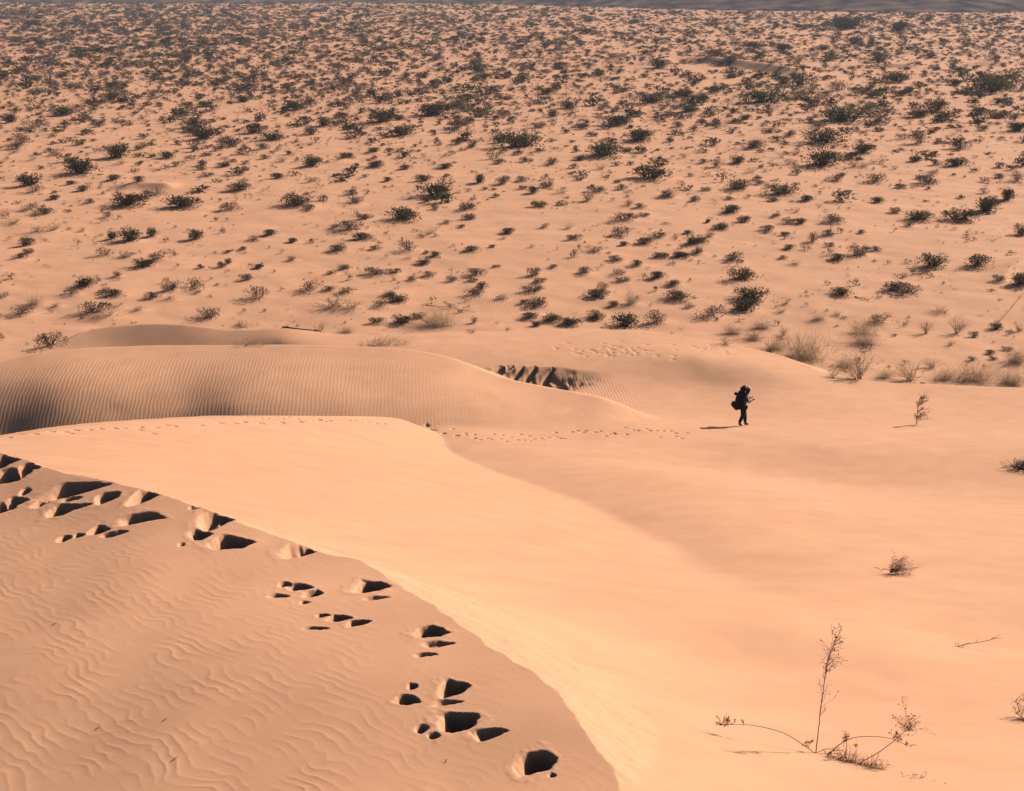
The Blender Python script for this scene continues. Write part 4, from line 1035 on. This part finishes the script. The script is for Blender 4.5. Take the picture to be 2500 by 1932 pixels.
def weed():
    rnd = random.Random(12)
    zx = lambda x, y: (1700 + x / 2.73, 1500 + y / 2.73)
    bx, by, bz = hit(*zx(795, 925), ymin=8.0)
    Yb = by
    w = lambda x, y, dy=0: W(*zx(x, y), Yb + dy)
    root = link_empty("dry_weed", (bx, by, bz), 0, (1, 1, 1))
    root["label"] = "tall dry weed with one upright stalk, arching stems and a yellow flower"; root["category"] = "weed"
    org = Vector((bx, by, bz))
    def fin(mb, name, mat):
        mb.v = [q - org for q in mb.v]; return mb.build(name, mat, root)
    def stem_pts(lst):
        p = [w(x, y, d) for x, y, d in lst]; out = []
        for i in range(len(p) - 1):
            p0 = p[max(i - 1, 0)]; p3 = p[min(i + 2, len(p) - 1)]
            for k in range(4):
                t = k / 4
                out.append(.5 * (2 * p[i] + (p[i + 1] - p0) * t + (2 * p0 - 5 * p[i] + 4 * p[i + 1] - p3) * t * t + (3 * p[i] - p0 - 3 * p[i + 1] + p3) * t ** 3))
        out.append(p[-1]); return out
    # upright stalk
    mb = MB(); pods = MB(); st = stem_pts([(795, 935, 0), (808, 820, .01), (822, 690, .02), (838, 560, .03), (852, 440, .04), (872, 320, .05), (905, 230, .05), (940, 150, .06)])
    mb.tube([q + Vector((rnd.gauss(0, .002), 0, 0)) for q in st], .0052, .0026, 4)
    n = len(st)
    for i in range(40):
        t = .22 + .78 * rnd.random() ** .7; k = min(int(t * (n - 1)), n - 2); q = st[k].lerp(st[k + 1], t * (n - 1) - k)
        side = 1 if rnd.random() < .85 else -1
        L = (.05 + .10 * rnd.random()) * (1.25 - .35 * t)
        spray(mb, pods, q, Vector((side * rnd.uniform(.3, .8), rnd.gauss(0, .35), rnd.uniform(.7, 1.3))), L, rnd, 3 if t > .6 else 2, .0018, .0055, 2 if t > .55 else 1)
    fin(mb, "stalk", M_WEED); fin(pods, "seed_pods", M_POD)["kind"] = "stuff"
    # arching stems
    for lst, ends in (([(795, 928, 0), (700, 862, 0), (600, 800, 0), (505, 767, 0), (400, 744, 0), (300, 735, 0), (150, 738, 0)], [(225, 736, 0, 9, .10), (180, 738, 0, 6, .07), (310, 735, 0, 2, .04), (720, 880, 0, 2, .10), (740, 870, 0, 3, .08)]),
                      ([(875, 945, -.1), (940, 880, -.08), (1020, 832, -.06), (1100, 815, -.05), (1200, 815, -.04), (1280, 825, -.03), (1345, 845, -.02), (1410, 880, -.02)], [(1330, 838, 0, 4, .09), (1400, 875, 0, 3, .05), (1350, 850, 0, 2, .06)]),
                      ([(1060, 1040, -.3), (1110, 980, -.28), (1200, 930, -.24), (1270, 880, -.2), (1340, 825, -.16), (1385, 785, -.14), (1450, 762, -.1)], [(1345, 822, -.16, 4, .10), (1390, 780, -.14, 8, .16), (1440, 765, -.1, 5, .10), (1400, 775, -.12, 5, .22)]),
                      ([(1200, 1062, -.45), (1300, 1096, -.55), (1450, 1150, -.68), (1580, 1175, -.76), (1700, 1195, -.82)], [(1290, 1095, -.55, 2, .06), (1400, 1132, -.64, 4, .08), (1460, 1148, -.68, 6, .14), (1560, 1170, -.76, 4, .1), (1680, 1188, -.82, 4, .08)]),
                      ([(1215, 1070, -.46), (1320, 1112, -.58), (1480, 1155, -.7)], []),
                      ([(870, 940, -.1), (900, 915, -.1), (960, 905, -.1), (1000, 930, -.14)], [(985, 845, -.08, 3, .07)]),
                      ([(990, 960, -.15), (1000, 880, -.14), (1000, 830, -.13)], [(1000, 830, -.13, 5, .07)])):
        mb = MB(); pods = MB(); st = stem_pts(lst); mb.tube(st, .0042, .0022, 4)
        for x, y, d, n, L in ends:
            for i in range(n):
                spray(mb, pods, w(x + rnd.gauss(0, 14), y, d), Vector((rnd.gauss(.1, .5), rnd.gauss(0, .3), rnd.uniform(.2, 1.1))), L * rnd.uniform(.6, 1.1), rnd, 3, .0017, .006, 2)
        mb.v += []
        o = fin(mb, "stem", M_WEED)
        if pods.v: fin(pods, "seed_pods", M_POD)["kind"] = "stuff"
    # tangled tuft at the foot
    mb = MB(); g = MB()
    for i in range(200):
        f = rnd.random(); x = 870 + 380 * f; y = 945 + 115 * f + rnd.gauss(0, 14)
        p = w(x, y + 6, -.1 - .30 * f)
        zz = float(height(np.array([p.x]), np.array([p.y]), dents=False)[0]); p.z = zz - .005
        H = .15 * (1.2 - abs(f - .5)) * rnd.uniform(.5, 1.3)
        mb.tube(bent(p, Vector((rnd.gauss(0, .9), rnd.gauss(0, .5), rnd.uniform(.3, 1.2))), H, rnd, 3, .5), .0017, .0009, 3)
    for i in range(60):
        f = rnd.gauss(.45, .18); x = 870 + 380 * f; y = 950 + 115 * f
        p = w(x, y + 4, -.1 - .30 * f); p.z = float(height(np.array([p.x]), np.array([p.y]), dents=False)[0]) - .005
        pts = bent(p, Vector((rnd.gauss(0, .45), rnd.gauss(0, .4), 1)), rnd.uniform(.05, .15), rnd, 3, .2)
        g.tube(pts, .0013, .0006, 3)
    for lst in ([(800, 925), (850, 900), (930, 905), (990, 905)], [(810, 930), (900, 925), (960, 930), (1010, 960)], [(795, 925), (870, 895), (960, 890)]):
        mb.tube([w(x, y, -.02) for x, y in lst], .0028, .0015, 3)
    fin(mb, "twig_tangle", M_WEED); fin(g, "dry_leaves", M_POD)
    fl = MB(); c = w(1062, 878, -.2)
    for k in range(11): fl.leaf(c, dirv(k * .57, .5), .018, .026, rnd)
    fl.pod(c, .012); fin(fl, "flower", M_YELLOW)
    fs = MB(); fs.tube([w(1055, 1000, -.2), w(1060, 930, -.2), c], .0016, .001, 3); fin(fs, "flower_stem", M_WEED)
M_WEED = plain_mat("weed_stems", (.44, .22, .135), .25, scale=20, through=.45)
M_POD = plain_mat("weed_pods", (.48, .25, .15), .3, scale=30, through=.5)
M_YELLOW = plain_mat("yellow_petals", (.80, .48, .03), .1)
weed()

def fit(kind_fn, name, px, py, w, h, label, cat, mats, parts, rot=0., dz=0., aspect=.8, ymin=8.0):
    x, y, z = hit(px, py, ymin=ymin)
    t = math.sqrt(x * x + y * y + (CAM_Z - z) ** 2); s = (CAM_Z - z) / t; c = math.sqrt(1 - s * s)
    Wm = w * t / FPX; Hm = h * t / FPX / c
    root = link_empty(name, (x, y, z + dz), rot, (1, 1, 1))
    a, b = kind_fn()
    for mb, nm, mt in ((a, parts[0], mats[0]), (b, parts[1], mats[1])):
        if not mb.v: continue
        mb.v = [Vector((q.x * Wm, q.y * Wm * aspect, q.z * Hm)) for q in mb.v]
        o_ = mb.build(nm, mt, root)
        if 'twigs' in nm or nm == 'stems': o_['kind'] = 'stuff'
    root["label"] = label; root["category"] = cat
    return root

def tumble():
    rnd = random.Random(5); st = MB(); tw = MB()
    for i in range(30):                       # a plant blown over: it fans out from its root at the left, downhill to the right
        a = rnd.gauss(-.10, .45); e = rnd.uniform(.05, 1.1)
        d = Vector((math.cos(a) * math.cos(e), math.sin(a) * math.cos(e) * .8, math.sin(e)))
        L = rnd.uniform(.35, .95)
        pts = bent(Vector((0, 0, .02)), d, L, rnd, 5, .18)
        for q in pts: q.z = max(q.z, .01)
        st.tube(pts, .0055, .0025, 3)
        for j in range(22):
            k = rnd.randint(1, 4); q = pts[k].lerp(pts[k + 1], rnd.random())
            p2 = bent(q, Vector((rnd.gauss(.3, .5), rnd.gauss(0, .5), rnd.gauss(.3, .5))), rnd.uniform(.06, .18), rnd, 3, .35)
            for q in p2: q.z = max(q.z, .005)
            tw.tube(p2, .0035, .0018, 3)
    # bent root trailing to the left
    st.tube([Vector((.12, 0, .16)), Vector((-.02, 0, .10)), Vector((-.14, 0, .13)), Vector((-.26, 0, .06)), Vector((-.34, .02, .11)), Vector((-.46, .0, .14))], .016, .008, 5)
    return st, tw
def slope_tilt(o, k=1.0):
    x, y, z = o.location
    e = .4
    hx = (height(np.array([x + e]), np.array([y]), dents=False)[0] - height(np.array([x - e]), np.array([y]), dents=False)[0]) / (2 * e)
    hy = (height(np.array([x]), np.array([y + e]), dents=False)[0] - height(np.array([x]), np.array([y - e]), dents=False)[0]) / (2 * e)
    n = Vector((-hx * k, -hy * k, 1)).normalized()
    o.rotation_mode = 'QUATERNION'
    o.rotation_quaternion = Vector((0, 0, 1)).rotation_difference(n) @ Matrix.Rotation(o.rotation_euler.z, 4, 'Z').to_quaternion()
t_ = fit(tumble, "tumbleweed", 2172, 1400, 82, 66, "dry uprooted tumbleweed with a bent bare root, lying alone on the smooth slope", "tumbleweed", (M_TAN, M_DRY), ("stems", "twigs"), rot=-.55)
slope_tilt(t_)

def sapling():
    rnd = random.Random(8); st = MB(); tw = MB()
    st.tube([Vector((0, 0, 0)), Vector((-.02, 0, .35)), Vector((.0, 0, .7)), Vector((.07, 0, 1.0))], .014, .007, 4)
    for i in range(34):
        f = rnd.random(); p = Vector((-.02 * (1 - f) + .05 * f * f, 0, .05 + .85 * f))
        s = 1 if rnd.random() < .8 else -.35
        pts = bent(p, Vector((s * rnd.uniform(1.2, 2.6), rnd.gauss(0, .4), .9)), rnd.uniform(.25, .6) * (1.1 - .55 * f) * (1 if s > 0 else .5), rnd, 3, .18)
        tw.tube(pts, .008, .004, 3)
        for j in range(3):
            q = pts[1 + j % 2]; tw.tube(bent(q, Vector((rnd.gauss(.3, .5), rnd.gauss(0, .4), .6)), .14, rnd, 2, .3), .006, .003, 3)
    return st, tw
fit(sapling, "bare_sapling", 2238, 1037, 72, 70, "thin leafless upright sapling standing alone on pale sand beyond the walker", "sapling", (M_DRY, M_DRY), ("trunk", "twigs"), aspect=1)

def gnarled(seed, n, low_=True, dens=10):
    rnd = random.Random(seed); st = MB(); tw = MB()
    for i in range(n):
        a = rnd.uniform(0, 6.28); e = abs(rnd.gauss(.2, .25)) if low_ else rnd.uniform(.4, 1.5)
        pts = bent(Vector((rnd.gauss(0, .12), rnd.gauss(0, .1), .05)), dirv(a, e), rnd.uniform(.3, .6), rnd, 5, .45)
        for q in pts: q.z = max(q.z, .02)
        st.tube(pts, .015 if low_ else .008, .006 if low_ else .003, 4)
        for j in range(dens):
            k = rnd.randint(1, 4); q = pts[k]
            p2 = bent(q, Vector((rnd.gauss(0, .6), rnd.gauss(0, .5), rnd.gauss(.5, .4))), rnd.uniform(.08, .25), rnd, 3, .35)
            for q in p2: q.z = max(q.z, .01)
            tw.tube(p2, .005 if low_ else .004, .003 if low_ else .002, 3)
    return st, tw
g_ = fit(lambda: gnarled(31, 16), "dead_bush", 2496, 1146, 140, 74, "dark gnarled dead bush lying at the right edge, level with the walker's feet", "dead bush", (M_BROWN, M_DRY), ("stems", "twigs")); slope_tilt(g_)
g_ = fit(lambda: gnarled(35, 22, False, 16), "dry_brush", 2516, 1752, 110, 125, "fine feathery dry brush cut off by the right edge near the bottom corner", "brush", (M_BROWN, M_DRY), ("stems", "twigs"))

def twig():
    rnd = random.Random(41); st = MB(); tw = MB()
    pts = [Vector((-.5, 0, .01)), Vector((-.36, -.05, .05)), Vector((-.28, 0, .09)), Vector((-.1, .02, .22)), Vector((.1, .0, .30)), Vector((.3, 0, .42)), Vector((.38, 0, .52)), Vector((.5, .02, .46))]
    st.tube(pts, .012, .006, 4)
    for i in range(26):
        k = rnd.choice((1, 2, 2, 2, 3, 4, 5, 6)); q = pts[k].lerp(pts[min(k + 1, 7)], rnd.random())
        p2 = bent(q, Vector((rnd.gauss(.1, .5), rnd.gauss(0, .5), rnd.gauss(.5, .4))), rnd.uniform(.05, .16), rnd, 2, .3)
        tw.tube(p2, .006, .003, 3)
    tw.tube([Vector((-.4, -.03, .02)), Vector((-.25, -.12, .01)), Vector((-.1, -.18, .01))], .008, .004, 3)
    return st, tw
fit(twig, "fallen_twig", 2375, 1584, 128, 48, "slender forked dry twig resting on the slope under the tumbleweed", "twig", (M_WEED, M_WEED), ("stem", "side_twigs"), aspect=1)

# bare sticks and branches lying about
def stick(px0, py0, px1, py1, r, label, arch=.04):
    a = Vector(hit(px0, py0)); b = Vector(hit(px1, py1)); mid = (a + b) / 2
    rnd = random.Random(int(px0))
    pts = []
    for k in range(7):
        q = a.lerp(b, k / 6) + Vector((rnd.gauss(0, .03), rnd.gauss(0, .05), 0)); q.z = float(height(np.array([q.x]), np.array([q.y]), dents=False)[0]) + r + arch * math.sin(math.pi * k / 6) + abs(rnd.gauss(0, .02)); pts.append(q - mid)
    mb = MB(); mb.tube(pts, r, r * .5, 5)
    for j in range(6):
        k = rnd.randint(1, 5); mb.tube(bent(pts[k], Vector((rnd.gauss(0, 1), rnd.gauss(0, .5), rnd.uniform(.2, 1))), rnd.uniform(.15, .45), rnd, 3, .3), r * .5, r * .2, 3)
    o = mb.build("dead_branch", M_BROWN); o.location = mid
    o["label"] = label; o["category"] = "branch"; o["group"] = "dead branches lying on the sand"
stick(690, 802, 785, 812, .055, "long dark dead branch lying below the shrubs, left of the tan brush")
stick(1085, 737, 1118, 756, .02, "thin pale fallen branch just behind the pale dune crest, above the dark hollow")
stick(2088, 726, 2122, 737, .035, "forked dark fallen branch lying among sprigs left of the broad olive shrub")
stick(2249, 938, 2286, 938, .03, "thin branch lying flat along the dune edge beside the brown brush")
stick(1040, 747, 1160, 764, .02, "bleached crooked branch on the bare sand right of the big tan brush")
stick(2438, 790, 2500, 716, .022, "crooked vine-like branch rising at the photo's right edge")

for i, (px, py, L_, lb) in enumerate(((133, 1526, .05, "tiny dark splinter of twig on the rippled sand, farthest up the slope"), (238, 1781, .04, "tiny twig crumb on the rippled sand in the lower corner"),
                                      (403, 1760, .045, "tiny pale-ended twig crumb on the middle of the rippled sand"), (428, 1855, .07, "thin sliver of dry stem on the rippled sand close to the bottom edge"), (1090, 1860, .03, "tiny dark crumb of twig beside the lowest deep footprint"))):
    x, y, z = hit(px, py); mb = MB(); rnd = random.Random(i)
    mb.tube([Vector((-L_ / 2, 0, .004)), Vector((0, .004, .010)), Vector((L_ / 2, -.003, .014))], .004, .0015, 5); mb.tube([Vector((0, .004, .01)), Vector((L_ * .2, .02, .016))], .002, .001, 4)
    o = mb.build("twig_fragment", M_DARK); o.location = (x, y, z); o.rotation_euler[2] = .3 * i; o["label"] = lb; o["category"] = "twig"; o["group"] = "twig crumbs on the rippled sand"

# ------------------------------------------------------------------ the walker
def solid(name, col, rough=.8):
    m = bpy.data.materials.new(name); m.use_nodes = True; N = m.node_tree.nodes; b = N["Principled BSDF"]
    n = N.new("ShaderNodeTexNoise"); n.inputs["Scale"].default_value = 14; n.inputs["Detail"].default_value = 4
    cr = N.new("ShaderNodeValToRGB"); cr.color_ramp.elements[0].color = (*[c * .75 for c in col], 1); cr.color_ramp.elements[1].color = (*[min(1, c * 1.25) for c in col], 1)
    m.node_tree.links.new(n.outputs["Fac"], cr.inputs[0]); m.node_tree.links.new(cr.outputs[0], b.inputs["Base Color"])
    b.inputs["Roughness"].default_value = rough; b.inputs["Specular IOR Level"].default_value = .2
    return m
def skin(name, verts, edges, radii, mat, parent, root_i=0, sub=2):
    me = bpy.data.meshes.new(name); me.from_pydata(verts, edges, []); me.update()
    o = bpy.data.objects.new(name, me); scene.collection.objects.link(o); o.parent = parent
    o.modifiers.new("skin", 'SKIN')
    if not me.skin_vertices: me.attributes.new("skin", 'FLOAT', 'POINT')
    for i, r in enumerate(radii):
        sv = me.skin_vertices[0].data[i]; sv.radius = (r, r) if not isinstance(r, tuple) else r; sv.use_root = (i == root_i)
    s = o.modifiers.new("sub", 'SUBSURF'); s.levels = sub; s.render_levels = sub
    for m in o.modifiers:
        if m.type == 'SKIN': m.use_smooth_shade = True
    me.materials.append(mat); return o

def loft(name, rings, mat, parent, n=14, cap=True):
    """closed tube through elliptical rings (centre, half width x, half width y)"""
    v = []; f = []
    for c, rx, ry in rings:
        for j in range(n):
            a = 2 * math.pi * j / n; v.append((c[0] + rx * math.cos(a), c[1] + ry * math.sin(a), c[2]))
    for i in range(len(rings) - 1):
        for j in range(n):
            a = i * n + j; b = i * n + (j + 1) % n; f.append((a, b, b + n, a + n))
    if cap: f.append(tuple(range(n))[::-1]); f.append(tuple(range((len(rings) - 1) * n, len(rings) * n)))
    me = bpy.data.meshes.new(name); me.from_pydata(v, [], f); me.materials.append(mat); me.polygons.foreach_set("use_smooth", np.ones(len(me.polygons), bool)); me.update()
    o = bpy.data.objects.new(name, me); scene.collection.objects.link(o); o.parent = parent
    return o

def tubes(name, lists, mat, parent):
    mb = MB()
    for pts, r0, r1, n in lists: mb.tube([Vector(p) for p in pts], r0, r1, n)
    return mb.build(name, mat, parent, True)

def walker():
    x, y, z = hit(1812, 1040)
    Z0 = .0
    root = link_empty("person", (x, y, z), R(6), (1, 1, 1))
    root["label"] = "lone walker in dark clothes and pale sleeves, striding over the dune under a big pack"; root["category"] = "person"
    m_skin = solid("skin", (.36, .19, .12)); m_dark = solid("black_trousers", (.018, .018, .02)); m_jack = solid("pale_shirt", (.46, .45, .40)); m_pale = m_jack
    m_boot = solid("boots", (.02, .016, .014)); m_hair = solid("hair", (.02, .014, .01)); m_pack = solid("pack_cloth", (.024, .028, .034)); m_mat = solid("roll_mat", (.016, .017, .02)); m_cap = solid("pale_cap", (.5, .46, .42))
    # forward = +x, left = +y
    L = dict(hip=(.0, .085, .90), knee=(.11, .06, .50), ankle=(.14, .05, .10), toe=(.29, .05, .035), heel=(.10, .05, .04))
    Rr = dict(hip=(-.01, -.085, .90), knee=(-.02, -.07, .47), ankle=(-.16, -.05, .14), toe=(-.03, -.055, .025), heel=(-.19, -.05, .09))
    V_ = []; E_ = []; Ra = []
    def add(p, r, j=None):
        V_.append(p); Ra.append(r)
        if j is not None: E_.append((j, len(V_) - 1))
        return len(V_) - 1
    pel = add((0, 0, .94), (.13, .10)); sp = add((.03, 0, 1.10), (.12, .09), pel); ch = add((.08, 0, 1.30), (.15, .10), sp); ne = add((.13, 0, 1.44), (.06, .06), ch); he = add((.17, 0, 1.52), (.075, .08), ne); hd = add((.19, 0, 1.62), (.085, .095), he); tp = add((.185, 0, 1.69), (.06, .065), hd)
    no = add((.285, 0, 1.585), (.015, .018), he)
    for D in (L, Rr):
        h = add(D['hip'], .095, pel); k = add(D['knee'], .06, h); cf = add(tuple((a * .6 + b * .4) for a, b in zip(D['knee'], D['ankle'])), .058, k); an = add(D['ankle'], .04, cf); add(D['toe'], .03, an)
    hands = []
    for s in (1, -1):
        sh = add((.09, .17 * s, 1.38), .055, ch); el = add((.13 if s > 0 else .16, .24 * s, 1.12), .042, sh)
        wr = add((.33, .17 * s, 1.20), .028, el); pa = add((.385, .155 * s, 1.215), (.022, .038), wr)
        hands.append((s, pa))
        for q, (dy, dz, ln) in enumerate(((.030, .03, .030), (.012, .038, .036), (-.008, .036, .034), (-.026, .028, .026))):
            a = add((.425, .155 * s + dy * s, 1.215 + dz * .5), .009, pa); b = add((.435 + .01, .155 * s + dy * s * .95, 1.215 + dz * .5 + ln), .008, a)
            add((.42, .155 * s + dy * s * .8, 1.215 + dz * .5 + ln + .012), .007, b)
        a = add((.385, .155 * s - .05 * s, 1.225), .011, pa); add((.41, .155 * s - .062 * s, 1.25), .009, a)
    skin("body", V_, E_, Ra, m_skin, root)
    # clothes follow the body
    V_ = []; E_ = []; Ra = []
    pel = add((0, 0, .96), (.175, .15))
    for D in (L, Rr):
        h = add(D['hip'], .14, pel); mid = add(tuple((a + b) / 2 for a, b in zip(D['hip'], D['knee'])), .118, h); k = add(D['knee'], .09, mid); cf = add(tuple((a * .6 + b * .4) for a, b in zip(D['knee'], D['ankle'])), .085, k); add(D['ankle'], .066, cf)
    skin("trousers", V_, E_, Ra, m_dark, root)
    V_ = []; E_ = []; Ra = []
    pel = add((0.0, 0, .93), (.18, .16)); sp = add((.03, 0, 1.10), (.155, .12), pel); ch = add((.08, 0, 1.30), (.18, .13), sp); add((.12, 0, 1.43), (.075, .07), ch)
    skin("jacket", V_, E_, Ra, m_jack, root)
    for s in (1, -1):
        V_ = []; E_ = []; Ra = []
        sh = add((.09, .15 * s, 1.38), .08); el = add((.13 if s > 0 else .16, .24 * s, 1.12), .062, sh); add((.32, .175 * s, 1.195), .045, el)
        skin("sleeve", V_, E_, Ra, m_pale, root)
    for D in (L, Rr):
        V_ = []; E_ = []; Ra = []
        a = add(D['ankle'], .055); add(D['heel'], .045, a); add(tuple((p + q) / 2 for p, q in zip(D['ankle'], D['toe'])), .05, a); add(D['toe'], .042, len(V_) - 1)
        skin("boot", V_, E_, Ra, m_boot, root)
    loft("hair", [((.165, 0, 1.50), .07, .085), ((.155, 0, 1.58), .10, .105), ((.165, 0, 1.66), .105, .105), ((.175, 0, 1.715), .08, .085), ((.18, 0, 1.74), .03, .03)], m_hair, root)
    loft("cap", [((.185, 0, 1.655), .115, .108), ((.185, 0, 1.70), .112, .106), ((.185, 0, 1.745), .08, .08), ((.185, 0, 1.765), .02, .02)], m_cap, root)
    loft("cap_brim", [((.29, 0, 1.655), .075, .075), ((.29, 0, 1.663), .08, .078), ((.29, 0, 1.67), .07, .07)], m_cap, root)
    # the pack is a thing of its own
    pk = link_empty("backpack", (x, y, z), R(6), (1, 1, 1))
    pk["label"] = "bulky black hiking backpack with a rolled mat hanging low, on the walker's back"; pk["category"] = "backpack"
    loft("pack_body", [((-.17, 0, .93), .06, .12), ((-.20, 0, .96), .13, .17), ((-.18, 0, 1.10), .19, .20), ((-.14, 0, 1.28), .20, .20), ((-.10, 0, 1.46), .19, .19), ((-.09, 0, 1.56), .12, .16), ((-.07, 0, 1.60), .05, .1)], m_pack, pk)
    loft("top_bundle", [((-.04, 0, 1.58), .10, .16), ((-.02, 0, 1.64), .15, .19), ((.0, 0, 1.72), .14, .17), ((.02, 0, 1.79), .07, .10), ((.02, 0, 1.83), .02, .02)], m_pack, pk)
    loft("side_pouch", [((-.30, .10, 1.36), .03, .04), ((-.33, .10, 1.39), .06, .07), ((-.33, .10, 1.46), .065, .075), ((-.31, .10, 1.51), .03, .04)], m_pack, pk)
    V0 = MB(); V0.tube([Vector((-.34, -.24, .93)), Vector((-.34, -.22, .93)), Vector((-.34, .22, .93)), Vector((-.34, .24, .93))], .14, .14, 16); V0.build("rolled_mat", m_mat, pk, False)
    for yy in (-.12, .12): tubes("mat_strap", [([(-.20, yy, 1.0), (-.34, yy, 1.08), (-.485, yy, .93), (-.34, yy, .78), (-.18, yy, .93)], .012, .012, 4)], m_pack, pk)
    m_st = solid("grey_strap", (.20, .20, .20))
    for s in (1, -1):
        tubes("shoulder_strap", [([(-.06, .10 * s, 1.50), (.06, .11 * s, 1.50), (.20, .12 * s, 1.38), (.24, .13 * s, 1.22), (.10, .16 * s, 1.06), (-.12, .15 * s, 1.04)], .020, .016, 5)], m_st, pk)
    return root
walker()
